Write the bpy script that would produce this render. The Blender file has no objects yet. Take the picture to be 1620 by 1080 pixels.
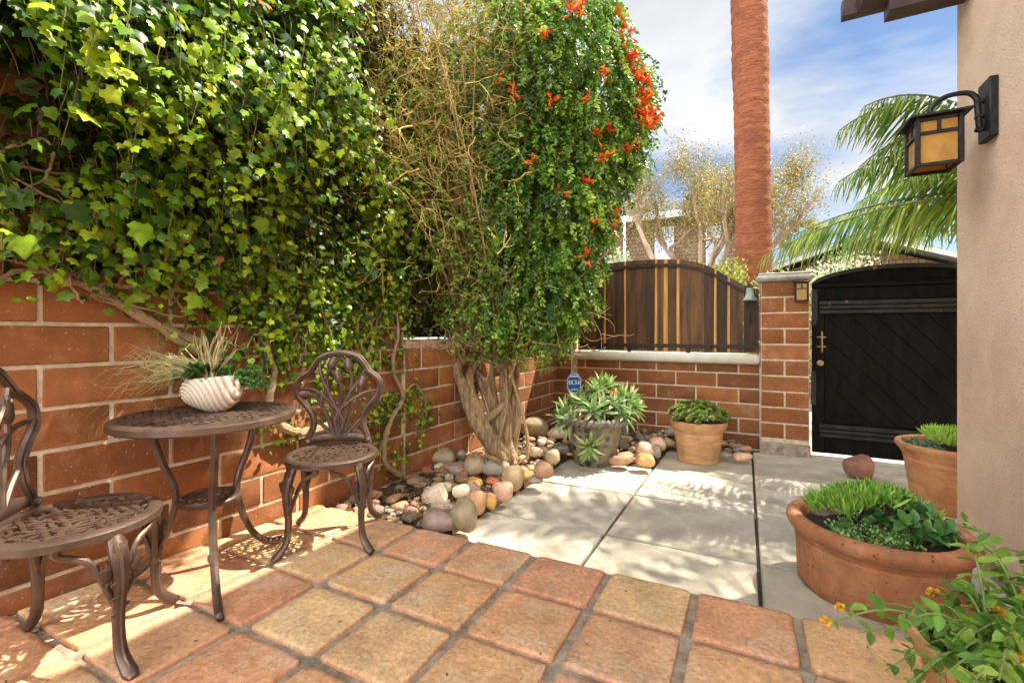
import bpy, math, random
import numpy as np
from mathutils import Vector

# ------------------------------------------------------------------ camera, sky, sun, exposure
sc = bpy.context.scene
COL = sc.collection
YAW = math.radians(27.2)
CF = np.array([-math.sin(YAW), math.cos(YAW), 0.0])      # view direction on plan
CR = np.array([math.cos(YAW), math.sin(YAW), 0.0])       # right of it
cam_d = bpy.data.cameras.new('camera'); cam = bpy.data.objects.new('camera', cam_d); COL.objects.link(cam)
cam.location = (0, 0, 1.0); cam.rotation_euler = (math.pi / 2, 0, YAW)
cam_d.lens = 16.0; cam_d.sensor_width = 36.0; cam_d.shift_y = -0.0099
cam_d.clip_start = 0.02; cam_d.clip_end = 2000
sc.camera = cam

SUN = np.array([0.50, 0.55, 1.0]); SUN /= np.linalg.norm(SUN)
sun_d = bpy.data.lights.new('sun', 'SUN'); sun_d.energy = 4.8; sun_d.angle = math.radians(0.55); sun_d.color = (1, 0.93, 0.80)
sun = bpy.data.objects.new('sun', sun_d); COL.objects.link(sun)
sun.rotation_euler = Vector(SUN).to_track_quat('Z', 'Y').to_euler(); sun.location = (6, 5, 12)

world = bpy.data.worlds.new("World"); sc.world = world; world.use_nodes = True
def build_world():
    nt = world.node_tree; n = nt.nodes; l = nt.links; n.clear()
    out = n.new('ShaderNodeOutputWorld')
    sky = n.new('ShaderNodeTexSky'); sky.sky_type = 'NISHITA'; sky.sun_disc = False
    sky.sun_elevation = math.asin(SUN[2]); sky.sun_rotation = math.atan2(SUN[0], SUN[1])
    sky.air_density = 1.0; sky.dust_density = 0.2; sky.ozone_density = 3.5
    bg = n.new('ShaderNodeBackground'); bg.inputs[1].default_value = 0.056
    l.new(sky.outputs[0], bg.inputs[0])
    tc = n.new('ShaderNodeTexCoord')
    sep = n.new('ShaderNodeSeparateXYZ'); l.new(tc.outputs['Generated'], sep.inputs[0])
    ad = n.new('ShaderNodeMath'); ad.operation = 'MAXIMUM'; l.new(sep.outputs[2], ad.inputs[0]); ad.inputs[1].default_value = 0.0
    ad2 = n.new('ShaderNodeMath'); ad2.operation = 'ADD'; l.new(ad.outputs[0], ad2.inputs[0]); ad2.inputs[1].default_value = 0.22
    dx = n.new('ShaderNodeMath'); dx.operation = 'DIVIDE'; l.new(sep.outputs[0], dx.inputs[0]); l.new(ad2.outputs[0], dx.inputs[1])
    dy = n.new('ShaderNodeMath'); dy.operation = 'DIVIDE'; l.new(sep.outputs[1], dy.inputs[0]); l.new(ad2.outputs[0], dy.inputs[1])
    cmb = n.new('ShaderNodeCombineXYZ'); l.new(dx.outputs[0], cmb.inputs[0]); l.new(dy.outputs[0], cmb.inputs[1])
    mp = n.new('ShaderNodeMapping'); mp.inputs['Location'].default_value = (2.55, 0.45, 0.0); mp.inputs['Scale'].default_value = (1.0, 1.15, 1)
    l.new(cmb.outputs[0], mp.inputs[0])
    no = n.new('ShaderNodeTexNoise'); no.inputs['Scale'].default_value = 0.95; no.inputs['Detail'].default_value = 9; no.inputs['Roughness'].default_value = 0.55; no.inputs['Distortion'].default_value = 0.25
    l.new(mp.outputs[0], no.inputs['Vector'])
    rp = n.new('ShaderNodeValToRGB'); rp.color_ramp.elements[0].position = 0.42; rp.color_ramp.elements[1].position = 0.56
    l.new(no.outputs[0], rp.inputs[0])
    no2 = n.new('ShaderNodeTexNoise'); no2.inputs['Scale'].default_value = 2.3; no2.inputs['Detail'].default_value = 6
    l.new(mp.outputs[0], no2.inputs['Vector'])
    rp2 = n.new('ShaderNodeValToRGB'); e = rp2.color_ramp.elements
    e[0].position = 0.3; e[0].color = (0.62, 0.65, 0.70, 1); e[1].position = 0.7; e[1].color = (0.92, 0.93, 0.95, 1)
    l.new(no2.outputs[0], rp2.inputs[0])
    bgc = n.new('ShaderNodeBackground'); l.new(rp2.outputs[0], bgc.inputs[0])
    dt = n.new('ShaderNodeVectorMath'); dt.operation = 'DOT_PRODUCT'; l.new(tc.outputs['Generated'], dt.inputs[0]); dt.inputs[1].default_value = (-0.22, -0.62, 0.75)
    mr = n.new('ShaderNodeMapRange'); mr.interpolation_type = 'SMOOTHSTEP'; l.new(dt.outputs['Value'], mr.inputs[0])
    mr.inputs[1].default_value = 0.0; mr.inputs[2].default_value = 0.7; mr.inputs[3].default_value = 0.46; mr.inputs[4].default_value = 3.9  # clouds made brighter overhead and behind the camera to lift the shade
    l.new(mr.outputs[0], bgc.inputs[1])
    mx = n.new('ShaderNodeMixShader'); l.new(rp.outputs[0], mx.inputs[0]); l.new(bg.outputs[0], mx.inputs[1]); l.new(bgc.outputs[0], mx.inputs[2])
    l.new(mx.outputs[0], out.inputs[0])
build_world()
sc.view_settings.view_transform = 'Standard'; sc.view_settings.look = 'None'
sc.view_settings.exposure = 1.38; sc.view_settings.gamma = 1.0
sc.cycles.max_bounces = 8; sc.cycles.transparent_max_bounces = 8
sc.cycles.use_denoising = True

# ------------------------------------------------------------------ plan helpers
def depth(x, y): return x * CF[0] + y * CF[1]
def zt(x, y): return 0.082 - 0.0278 * depth(x, y)        # clay tile terrace, falling gently away
def zc(x, y): return -0.064 - 0.030 * depth(x, y)        # concrete slabs one step below
def zb(x, y, m=0.06): return zc(x, y) + m
def ray(px, py): return CF + CR * ((px - 810) / 720.0) + np.array([0, 0, (524 - py) / 720.0])
def on_bed(px, py, m):                                    # where a sight line meets the stone bed
    r = ray(px, py); k = -0.064 + m - 1.0
    return np.array([0, 0, 1.0]) + r * (k / (r[2] + 0.030))
def at_d(px, py, d): return np.array([0, 0, 1.0]) + ray(px, py) * d

WA = math.radians(2.6)
W0 = np.array([-2.239, 0.576, 0]); WD = np.array([math.sin(WA), math.cos(WA), 0]); WN = np.array([math.cos(WA), -math.sin(WA), 0])
def wall(s, z, o=0.0): return W0 + WD * s + WN * o + np.array([0, 0, z])

# ------------------------------------------------------------------ mesh helpers
def nrm(v):
    v = np.asarray(v, float); n = np.linalg.norm(v, axis=-1, keepdims=True); n[n < 1e-9] = 1; return v / n

class MB:
    def __init__(s): s.V = []; s.F = []; s.M = []; s.C = []; s.n = 0
    def add(s, V, F, mat=0, col=(1, 1, 1)):
        V = np.asarray(V, float).reshape(-1, 3); s.V.append(V)
        c = np.asarray(col, float)
        s.C.append(np.tile(c, (len(V), 1)) if c.ndim == 1 else c)
        if isinstance(F, np.ndarray): F = [F]
        else:
            d = {}
            for f in F: d.setdefault(len(f), []).append(f)
            F = [np.array(a) for a in d.values()]
        for a in F:
            s.F.append(a + s.n); s.M.append(np.full(len(a), mat))
        s.n += len(V); return s
    def build(s, name, mats, parent=None, smooth=True, angle=40, loc=None):
        if not isinstance(mats, (list, tuple)): mats = [mats]
        V = np.concatenate(s.V); C = np.concatenate(s.C)
        if loc is not None: V = V - np.asarray(loc)
        me = bpy.data.meshes.new(name)
        tot = np.concatenate([np.full(len(f), f.shape[1]) for f in s.F]); idx = np.concatenate([f.ravel() for f in s.F])
        me.vertices.add(len(V)); me.vertices.foreach_set('co', V.astype(np.float32).ravel())
        me.loops.add(len(idx)); me.loops.foreach_set('vertex_index', idx.astype(np.int32))
        me.polygons.add(len(tot)); st = np.concatenate([[0], np.cumsum(tot)[:-1]])
        me.polygons.foreach_set('loop_start', st.astype(np.int32)); me.polygons.foreach_set('loop_total', tot.astype(np.int32))
        me.polygons.foreach_set('material_index', np.concatenate(s.M).astype(np.int32))
        me.polygons.foreach_set('use_smooth', np.full(len(tot), bool(smooth)))
        at = me.color_attributes.new('tint', 'FLOAT_COLOR', 'POINT')
        at.data.foreach_set('color', np.concatenate([C, np.ones((len(C), 1))], 1).astype(np.float32).ravel())
        for m in mats: me.materials.append(m)
        me.update(calc_edges=True)
        if smooth and angle: me.set_sharp_from_angle(angle=math.radians(angle))
        o = bpy.data.objects.new(name, me); COL.objects.link(o)
        if parent: o.parent = parent
        if loc is not None: o.location = loc
        return o
    # shapes
    def cbox(s, x0, x1, y0, y1, z0, z1, b=0.004, mat=0, col=(1, 1, 1), xf=None, jit=0.0, rng=None):
        c = np.array([(x0 + x1) / 2, (y0 + y1) / 2, (z0 + z1) / 2]); h = np.array([(x1 - x0) / 2, (y1 - y0) / 2, (z1 - z0) / 2])
        b = min(b, h.min() * 0.9); V = []; ix = {}
        for sx in (-1, 1):
            for sy in (-1, 1):
                for sz in (-1, 1):
                    sg = np.array([sx, sy, sz])
                    for a in range(3):
                        p = sg * (h - b); p[a] = sg[a] * h[a]; ix[(sx, sy, sz, a)] = len(V); V.append(c + p)
        F = []
        for a in range(3):
            p, q = (a + 1) % 3, (a + 2) % 3
            for sa in (-1, 1):
                k = []
                for sp, sq in ((-1, -1), (1, -1), (1, 1), (-1, 1)):
                    t = [0, 0, 0]; t[a] = sa; t[p] = sp; t[q] = sq; k.append(ix[(*t, a)])
                F.append(k if sa > 0 else k[::-1])
            for sp in (-1, 1):
                for sq in (-1, 1):
                    t0 = [0, 0, 0]; t0[a] = -1; t0[p] = sp; t0[q] = sq; t1 = list(t0); t1[a] = 1
                    k = [ix[(*t0, p)], ix[(*t1, p)], ix[(*t1, q)], ix[(*t0, q)]]
                    F.append(k if sp * sq < 0 else k[::-1])
        for sx in (-1, 1):
            for sy in (-1, 1):
                for sz in (-1, 1):
                    k = [ix[(sx, sy, sz, a)] for a in range(3)]
                    F.append(k if sx * sy * sz > 0 else k[::-1])
        V = np.array(V)
        if jit and rng is not None: V = V + rng.uniform(-jit, jit, V.shape)
        if xf is not None: V = xf(V)
        return s.add(V, F, mat, col)
    def tube(s, P, r, n=8, mat=0, col=(1, 1, 1), cap=True, flat=None, up=None):
        P = np.asarray(P, float); m = len(P); r = np.broadcast_to(np.asarray(r, float), (m,))
        T = nrm(np.gradient(P, axis=0)); u = np.array([0, 0, 1.0]) if up is None else np.asarray(up, float)
        if abs(T[0] @ u) > 0.95: u = np.array([1.0, 0, 0])
        N = np.zeros((m, 3)); a = u - T[0] * (T[0] @ u); N[0] = a / np.linalg.norm(a)
        for i in range(1, m):
            a = N[i - 1] - T[i] * (T[i] @ N[i - 1]); N[i] = a / max(np.linalg.norm(a), 1e-9)
        B = np.cross(T, N); th = np.arange(n) * 2 * math.pi / n
        f = 1.0 if flat is None else flat
        V = P[:, None, :] + r[:, None, None] * (np.cos(th)[None, :, None] * N[:, None, :] * f + np.sin(th)[None, :, None] * B[:, None, :])
        V = V.reshape(-1, 3); i, j = np.meshgrid(np.arange(m - 1), np.arange(n), indexing='ij'); j2 = (j + 1) % n
        F = np.stack([i * n + j, i * n + j2, (i + 1) * n + j2, (i + 1) * n + j], -1).reshape(-1, 4)
        s.add(V, F, mat, col)
        if cap:
            s.add(V[:n], [list(range(n))[::-1]], mat, col if np.ndim(col) == 1 else col[:n]); s.add(V[-n:], [list(range(n))], mat, col if np.ndim(col) == 1 else col[-n:])
        return s
    def lathe(s, prof, n=48, c=(0, 0, 0), mat=0, col=(1, 1, 1), wob=0.0, rng=None, rfun=None):
        prof = np.asarray(prof, float); m = len(prof); th = np.arange(n) * 2 * math.pi / n
        R = prof[:, 0][:, None] * np.ones(n)
        if rfun is not None: R = R * rfun(th, prof[:, 1])
        V = np.stack([R * np.cos(th), R * np.sin(th), np.broadcast_to(prof[:, 1][:, None], R.shape)], -1).reshape(-1, 3) + np.asarray(c, float)
        i, j = np.meshgrid(np.arange(m - 1), np.arange(n), indexing='ij'); j2 = (j + 1) % n
        F = np.stack([i * n + j, i * n + j2, (i + 1) * n + j2, (i + 1) * n + j], -1).reshape(-1, 4)
        return s.add(V, F, mat, col)
    def prism(s, O, xf, t, mat=0, col=(1, 1, 1)):             # outline in 2-D, pushed t along the third axis, mapped by xf(u,v,w)
        O = np.asarray(O, float); n = len(O)
        V = np.concatenate([np.c_[O, np.zeros(n)], np.c_[O, np.full(n, t)]]); V = xf(V)
        F = [list(range(n))[::-1], list(range(n, 2 * n))] + [[i, (i + 1) % n, n + (i + 1) % n, n + i] for i in range(n)]
        return s.add(V, F, mat, col)
    def scatter(s, TV, TF, pos, tip, nor, size, col, mat=0, wid=None):   # many copies of a leaf: y axis = tip, z axis = normal
        pos = np.asarray(pos, float); tip = nrm(tip); x = nrm(np.cross(tip, nor)); z = np.cross(x, tip)
        size = np.broadcast_to(np.asarray(size, float), (len(pos),)); w = size if wid is None else size * wid
        V = pos[:, None, :] + (TV[None, :, 0:1] * w[:, None, None]) * x[:, None, :] + (TV[None, :, 1:2] * size[:, None, None]) * tip[:, None, :] + (TV[None, :, 2:3] * size[:, None, None]) * z[:, None, :]
        k = len(TV); off = (np.arange(len(pos)) * k)[:, None, None]
        F = (np.asarray(TF)[None] + off).reshape(-1, np.asarray(TF).shape[1])
        return s.add(V.reshape(-1, 3), F, mat, np.repeat(np.asarray(col, float), k, axis=0))

def curve(pts, n=24):                                          # Catmull-Rom through points
    P = np.asarray(pts, float); P = np.concatenate([[2 * P[0] - P[1]], P, [2 * P[-1] - P[-2]]]); out = []; m = len(P) - 3
    for t in np.linspace(0, m - 1e-6, n):
        i = int(t); f = t - i; a, b, c, d = P[i:i + 4]
        out.append(0.5 * ((2 * b) + (-a + c) * f + (2 * a - 5 * b + 4 * c - d) * f * f + (-a + 3 * b - 3 * c + d) * f ** 3))
    return np.array(out)
def lin(v, n): return np.interp(np.linspace(0, 1, n), np.linspace(0, 1, len(v)), v)

def tag(o, label=None, cat=None, group=None, kind=None):
    if label: o['label'] = label
    if cat: o['category'] = cat
    if group: o['group'] = group
    if kind: o['kind'] = kind
    return o
def thing(name, label, cat, loc=(0, 0, 0), rz=0.0, group=None):
    o = bpy.data.objects.new(name, None); COL.objects.link(o); o.empty_display_size = 0.1
    o.location = loc; o.rotation_euler = (0, 0, rz); return tag(o, label, cat, group)
def copy_tree(o, parent=None):
    c = o.copy(); COL.objects.link(c)
    if parent: c.parent = parent
    for ch in list(o.children): copy_tree(ch, c)
    return c

# ------------------------------------------------------------------ materials
def mat(name, c1, c2=None, scale=8.0, rough=0.7, tint=False, bump=0.0, bscale=None, spots=None, spot_scale=60, spot_pos=0.68, metal=0.0,
        spec=0.4, detail=6, stretch=None, trans=0.0, ramp=(0.35, 0.65), patch=None, patch_scale=2.0, patch_pos=(0.5, 0.65), bdist=0.01, coat=0.0, vein=None, vein_scale=8):
    m = bpy.data.materials.new(name); m.use_nodes = True; nt = m.node_tree; n = nt.nodes; l = nt.links
    p = n['Principled BSDF']; out = n['Material Output']
    p.inputs['Roughness'].default_value = rough; p.inputs['Metallic'].default_value = metal; p.inputs['Specular IOR Level'].default_value = spec
    tc = n.new('ShaderNodeTexCoord'); vec = tc.outputs['Object']
    if stretch:
        mp = n.new('ShaderNodeMapping'); mp.inputs['Scale'].default_value = stretch; l.new(vec, mp.inputs[0]); vec = mp.outputs[0]
    no = n.new('ShaderNodeTexNoise'); no.inputs['Scale'].default_value = scale; no.inputs['Detail'].default_value = detail; no.inputs['Roughness'].default_value = 0.6
    l.new(vec, no.inputs['Vector'])
    rp = n.new('ShaderNodeValToRGB'); e = rp.color_ramp.elements
    e[0].position, e[1].position = ramp; e[0].color = (*c1, 1); e[1].color = (*(c2 or c1), 1); l.new(no.outputs[0], rp.inputs[0]); c = rp.outputs[0]
    def mix(a, b, fac, mode='MIX'):
        x = n.new('ShaderNodeMix'); x.data_type = 'RGBA'; x.blend_type = mode
        if isinstance(fac, float): x.inputs[0].default_value = fac
        else: l.new(fac, x.inputs[0])
        l.new(a, x.inputs[6])
        if isinstance(b, tuple): x.inputs[7].default_value = (*b, 1)
        else: l.new(b, x.inputs[7])
        return x.outputs[2]
    if tint:
        a = n.new('ShaderNodeAttribute'); a.attribute_name = 'tint'; c = mix(c, a.outputs['Color'], 1.0, 'MULTIPLY')
    if patch:
        q = n.new('ShaderNodeTexNoise'); q.inputs['Scale'].default_value = patch_scale; q.inputs['Detail'].default_value = 7; q.inputs['Roughness'].default_value = 0.65
        l.new(tc.outputs['Object'], q.inputs['Vector']); r2 = n.new('ShaderNodeValToRGB'); r2.color_ramp.elements[0].position, r2.color_ramp.elements[1].position = patch_pos
        r2.color_ramp.elements[1].color = (0.8, 0.8, 0.8, 1); l.new(q.outputs[0], r2.inputs[0]); c = mix(c, patch, r2.outputs[0])
    if vein:
        q = n.new('ShaderNodeTexNoise'); q.inputs['Scale'].default_value = vein_scale; q.inputs['Detail'].default_value = 5; q.inputs['Distortion'].default_value = 1.2
        l.new(tc.outputs['Object'], q.inputs['Vector']); r2 = n.new('ShaderNodeValToRGB'); e = r2.color_ramp.elements; e[0].position = 0.492; e[0].color = (0, 0, 0, 1); e[1].position = 0.500; e[1].color = (.55, .55, .55, 1)
        x_ = e.new(0.508); x_.color = (0, 0, 0, 1); l.new(q.outputs[0], r2.inputs[0]); c = mix(c, vein, r2.outputs[0])
        q = n.new('ShaderNodeTexNoise'); q.inputs['Scale'].default_value = 70; q.inputs['Detail'].default_value = 4; l.new(tc.outputs['Object'], q.inputs['Vector']); r2 = n.new('ShaderNodeValToRGB'); e = r2.color_ramp.elements; e[0].position = .3; e[0].color = (.72, .70, .68, 1); e[1].position = .7; e[1].color = (1.12, 1.12, 1.1, 1); l.new(q.outputs[0], r2.inputs[0]); c = mix(c, r2.outputs[0], 1.0, 'MULTIPLY')
    if spots:
        q = n.new('ShaderNodeTexNoise'); q.inputs['Scale'].default_value = spot_scale; q.inputs['Detail'].default_value = 3
        l.new(tc.outputs['Object'], q.inputs['Vector']); r2 = n.new('ShaderNodeValToRGB'); r2.color_ramp.elements[0].position = spot_pos; r2.color_ramp.elements[1].position = min(spot_pos + 0.03, 1)
        l.new(q.outputs[0], r2.inputs[0]); c = mix(c, spots, r2.outputs[0])
    l.new(c, p.inputs['Base Color'])
    if coat: p.inputs['Coat Weight'].default_value = coat
    if bump:
        q = n.new('ShaderNodeTexNoise'); q.inputs['Scale'].default_value = bscale or scale * 4; q.inputs['Detail'].default_value = 8; q.inputs['Roughness'].default_value = 0.6
        l.new(vec, q.inputs['Vector']); b = n.new('ShaderNodeBump'); b.inputs['Strength'].default_value = bump; b.inputs['Distance'].default_value = bdist
        l.new(q.outputs[0], b.inputs['Height']); l.new(b.outputs[0], p.inputs['Normal'])
    if trans:
        t = n.new('ShaderNodeBsdfTranslucent'); tc2 = mix(c, (1.0, 1.0, 0.35), 0.35, 'MULTIPLY'); l.new(tc2, t.inputs[0])
        mx = n.new('ShaderNodeMixShader'); mx.inputs[0].default_value = trans; l.new(p.outputs[0], mx.inputs[1]); l.new(t.outputs[0], mx.inputs[2]); l.new(mx.outputs[0], out.inputs[0])
    return m

W3 = (1, 1, 1)
M = dict(
    block=mat('block', (0.80, 0.80, 0.80), (1.15, 1.08, 1.0), 9, 0.75, tint=True, bump=0.5, bscale=70, spots=(0.46, 0.34, 0.24), spot_scale=85, spot_pos=0.675, patch=(0.44, 0.28, 0.20), patch_scale=4.5, patch_pos=(0.56, 0.85), bdist=0.006),
    mortar=mat('mortar', (0.50, 0.41, 0.28), (0.76, 0.66, 0.48), 22, 0.9, bump=0.6, bscale=120, bdist=0.006),
    rowlock=mat('rowlock_brick', (0.42, 0.22, 0.13), (0.62, 0.42, 0.30), 20, 0.85, bump=0.7, bscale=60),
    tile=mat('clay_tile', (0.78, 0.76, 0.74), (1.12, 1.10, 1.06), 7, 0.5, tint=True, bump=0.6, bscale=30, spots=(0.15, 0.08, 0.035), spot_scale=48, spot_pos=0.70, patch=(0.74, 0.58, 0.40), patch_scale=5, patch_pos=(0.50, 0.72), bdist=0.012, vein=(0.30, 0.16, 0.08), vein_scale=9),
    grout=mat('grout', (0.22, 0.17, 0.12), (0.46, 0.38, 0.28), 18, 0.95, bump=0.7, bscale=90),
    slab=mat('concrete', (0.44, 0.385, 0.295), (0.62, 0.555, 0.45), 5, 0.8, tint=True, bump=0.3, bscale=60, patch=(0.33, 0.29, 0.22), patch_scale=2.6, patch_pos=(0.52, 0.75), spots=(0.2, 0.17, 0.12), spot_scale=50, spot_pos=0.73, bdist=0.005),
    joint=mat('slab_joint_dirt', (0.04, 0.028, 0.018), (0.09, 0.065, 0.04), 30, 0.95),
    soil=mat('bed_soil', (0.045, 0.028, 0.015), (0.13, 0.082, 0.045), 14, 0.95, bump=0.9, bscale=50, bdist=0.02),
    stucco=mat('stucco', (0.74, 0.505, 0.355), (0.84, 0.605, 0.44), 3, 0.9, bump=0.9, bscale=110, spots=(0.52, 0.34, 0.225), spot_scale=85, spot_pos=0.66, patch=(0.66, 0.44, 0.31), patch_scale=1.3, bdist=0.012),
    rope=mat('rope_rim_concrete', (0.10, 0.09, 0.07), (0.24, 0.21, 0.15), 14, 0.85, bump=0.5, bscale=40),
    sill=mat('cast_stone', (0.62, 0.57, 0.46), (0.74, 0.70, 0.60), 8, 0.8, bump=0.3, bscale=50, spots=(0.2, 0.17, 0.13), spot_scale=40, spot_pos=0.72),
    cap=mat('weathered_cap', (0.40, 0.37, 0.31), (0.58, 0.54, 0.46), 10, 0.85, bump=0.5, bscale=40, patch=(0.22, 0.20, 0.15), patch_scale=9, patch_pos=(0.55, 0.7)),
    bronze=mat('bronze_paint', (0.088, 0.055, 0.040), (0.155, 0.098, 0.070), 12, 0.40, metal=0.5, spec=0.5, bump=0.15, bscale=80),
    iron=mat('black_iron', (0.018, 0.017, 0.016), (0.035, 0.032, 0.03), 25, 0.5, metal=0.5, bump=0.2, bscale=60),
    rail=mat('rusty_strap', (0.030, 0.019, 0.015), (0.055, 0.030, 0.02), 16, 0.55, metal=0.3, bump=0.3),
    gate=mat('black_gate_paint', (0.006, 0.006, 0.005), (0.012, 0.011, 0.009), 6, 0.8, spec=0.08, bump=0.4, bscale=14, stretch=(3, 3, 0.6), spots=(0.16, 0.10, 0.05), spot_scale=16, spot_pos=0.745),
    gate_rail=mat('gate_rail_paint', (0.012, 0.014, 0.013), (0.026, 0.027, 0.023), 9, 0.5, spec=0.25, bump=0.3, spots=(0.20, 0.10, 0.045), spot_scale=14, spot_pos=0.66),
    board=mat('stained_board', (0.45, 0.43, 0.42), (1.35, 1.25, 1.05), 3.0, 0.6, tint=True, bump=0.3, bscale=9, stretch=(9, 9, 0.8), spots=(0.018, 0.010, 0.006), spot_scale=8, spot_pos=0.705),
    sapwood=mat('sapwood', (0.44, 0.21, 0.035), (0.66, 0.37, 0.08), 4, 0.55, bump=0.2, stretch=(10, 10, 0.8)),
    terra=mat('terracotta', (0.46, 0.19, 0.07), (0.62, 0.31, 0.135), 7, 0.75, bump=0.4, bscale=60, patch=(0.28, 0.14, 0.07), patch_scale=6, patch_pos=(0.48, 0.70), spots=(0.62, 0.48, 0.36), spot_scale=34, spot_pos=0.70, stretch=(1, 1, 4)),
    terra2=mat('aged_terracotta', (0.37, 0.130, 0.050), (0.54, 0.245, 0.115), 7, 0.7, bump=0.75, bscale=45, patch=(0.21, 0.09, 0.04), patch_scale=4.5, patch_pos=(0.46, 0.70), spots=(0.13, 0.05, 0.028), spot_scale=46, spot_pos=0.655, bdist=0.006),
    terra3=mat('light_terracotta', (0.52, 0.26, 0.10), (0.68, 0.40, 0.19), 6, 0.75, bump=0.4, bscale=60, patch=(0.36, 0.19, 0.085), patch_scale=6, patch_pos=(0.45, 0.68), spots=(0.66, 0.55, 0.42), spot_scale=30, spot_pos=0.70, stretch=(1, 1, 5)),
    potsoil=mat('potting_soil', (0.035, 0.025, 0.018), (0.09, 0.06, 0.04), 40, 0.95, bump=1.0, bscale=80, bdist=0.02),
    ivy=mat('ivy_leaf', (0.70, 0.72, 0.70), (1.2, 1.2, 1.1), 30, 0.40, tint=True, trans=0.26, spec=0.32),
    leaf=mat('shrub_leaf', (0.75, 0.75, 0.75), (1.2, 1.2, 1.1), 30, 0.38, tint=True, trans=0.32, spec=0.45),
    fat=mat('succulent_leaf', (0.8, 0.8, 0.8), (1.15, 1.15, 1.1), 25, 0.42, tint=True, trans=0.12, spec=0.45),
    palm=mat('palm_leaflet', (0.8, 0.8, 0.8), (1.15, 1.15, 1.1), 12, 0.4, tint=True, trans=0.35, spec=0.45),
    petal=mat('petal', (0.85, 0.85, 0.85), (1.1, 1.1, 1.1), 20, 0.5, tint=True, trans=0.3),
    wood=mat('woody_stem', (0.75, 0.75, 0.75), (1.15, 1.1, 1.05), 30, 0.8, tint=True, bump=0.6, bscale=60, spec=0.2),
    bark=mat('gnarled_bark', (0.24, 0.15, 0.07), (0.62, 0.44, 0.25), 11, 0.85, bump=1.0, bscale=26, stretch=(4, 4, 0.8), bdist=0.03, spec=0.2),
    palmbark=mat('palm_bark', (0.16, 0.046, 0.021), (0.34, 0.118, 0.053), 5, 0.9, patch=(0.17, 0.055, 0.03), patch_scale=2.2, bump=0.7, bscale=7, stretch=(1.6, 1.6, 17), bdist=0.05, spec=0.15),
    pale_bark=mat('papery_bark', (0.24, 0.15, 0.09), (0.42, 0.29, 0.20), 3, 0.85, bump=0.6, bscale=12, stretch=(3, 3, 1)),
    stone=mat('river_stone', (0.72, 0.70, 0.66), (1.45, 1.42, 1.36), 9, 0.62, tint=True, bump=0.55, bscale=26, spots=(0.12, 0.10, 0.09), spot_scale=45, spot_pos=0.70, patch=(0.40, 0.30, 0.19), patch_scale=7, patch_pos=(0.60, 0.80)),
    shell=mat('shell', (0.72, 0.62, 0.50), (0.86, 0.80, 0.70), 10, 0.5, tint=True, bump=0.3, bscale=50),
    amber=mat('amber_glass', (0.50, 0.235, 0.04), (0.70, 0.42, 0.10), 9, 0.22, spec=0.6, trans=0.35, stretch=(1, 1, 0.5)),
    verdigris=mat('bell_verdigris', (0.22, 0.27, 0.22), (0.38, 0.42, 0.34), 14, 0.6, metal=0.3, bump=0.3),
    brass=mat('brass', (0.30, 0.22, 0.11), (0.42, 0.32, 0.17), 20, 0.4, metal=0.7),
    beam=mat('painted_beam', (0.055, 0.032, 0.034), (0.085, 0.05, 0.05), 7, 0.55, bump=0.2),
    shingle=mat('shingle_wall', (0.22, 0.145, 0.075), (0.36, 0.25, 0.14), 2.2, 0.9, tint=True, bump=0.5),
    trim=mat('white_trim', (0.50, 0.51, 0.52), None, 5, 0.6),
    pane=mat('window_pane', (0.20, 0.25, 0.30), (0.34, 0.40, 0.46), 1.5, 0.08, spec=0.8),
    roof=mat('grey_shingle_roof', (0.16, 0.15, 0.15), (0.27, 0.26, 0.25), 6, 0.9, bump=0.4),
    road=mat('asphalt', (0.13, 0.125, 0.12), (0.19, 0.185, 0.175), 4, 0.9, bump=0.3, bscale=80),
    galv=mat('galvanised_pipe', (0.35, 0.36, 0.36), (0.48, 0.48, 0.47), 14, 0.4, metal=0.6),
    blue=mat('sign_blue', (0.03, 0.11, 0.50), (0.04, 0.15, 0.60), 5, 0.4),
    white=mat('sign_white', (0.80, 0.83, 0.88), None, 5, 0.4),
    reed=mat('dark_reed', (0.020, 0.015, 0.010), (0.055, 0.04, 0.026), 6, 0.8, stretch=(30, 30, 1), bump=0.3),
    darkwood=mat('dark_backing', (0.018, 0.015, 0.011), (0.035, 0.028, 0.02), 5, 0.9),
)
def mosaic():
    m = bpy.data.materials.new('pebble_mosaic'); m.use_nodes = True; nt = m.node_tree; n = nt.nodes; l = nt.links; p = n['Principled BSDF']
    p.inputs['Roughness'].default_value = 0.7
    tc = n.new('ShaderNodeTexCoord'); v = n.new('ShaderNodeTexVoronoi'); v.feature = 'F1'; v.inputs['Scale'].default_value = 15; v.inputs['Randomness'].default_value = 0.85
    l.new(tc.outputs['Object'], v.inputs['Vector'])
    r = n.new('ShaderNodeValToRGB'); e = r.color_ramp.elements; e[0].position = 0.40; e[0].color = (0, 0, 0, 1); e[1].position = 0.50; e[1].color = (1, 1, 1, 1)
    l.new(v.outputs['Distance'], r.inputs[0])
    sp = n.new('ShaderNodeSeparateColor'); l.new(v.outputs['Color'], sp.inputs[0])
    r2 = n.new('ShaderNodeValToRGB'); e = r2.color_ramp.elements; e[0].color = (0.025, 0.026, 0.024, 1); e[1].color = (0.15, 0.13, 0.08, 1); l.new(sp.outputs[0], r2.inputs[0])
    x = n.new('ShaderNodeMix'); x.data_type = 'RGBA'; l.new(r.outputs[0], x.inputs[0]); l.new(r2.outputs[0], x.inputs[6]); x.inputs[7].default_value = (0.22, 0.185, 0.115, 1)
    l.new(x.outputs[2], p.inputs['Base Color'])
    b = n.new('ShaderNodeBump'); b.invert = True; b.inputs['Strength'].default_value = 0.8; b.inputs['Distance'].default_value = 0.015; l.new(v.outputs['Distance'], b.inputs['Height']); l.new(b.outputs[0], p.inputs['Normal'])
    return m
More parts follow.
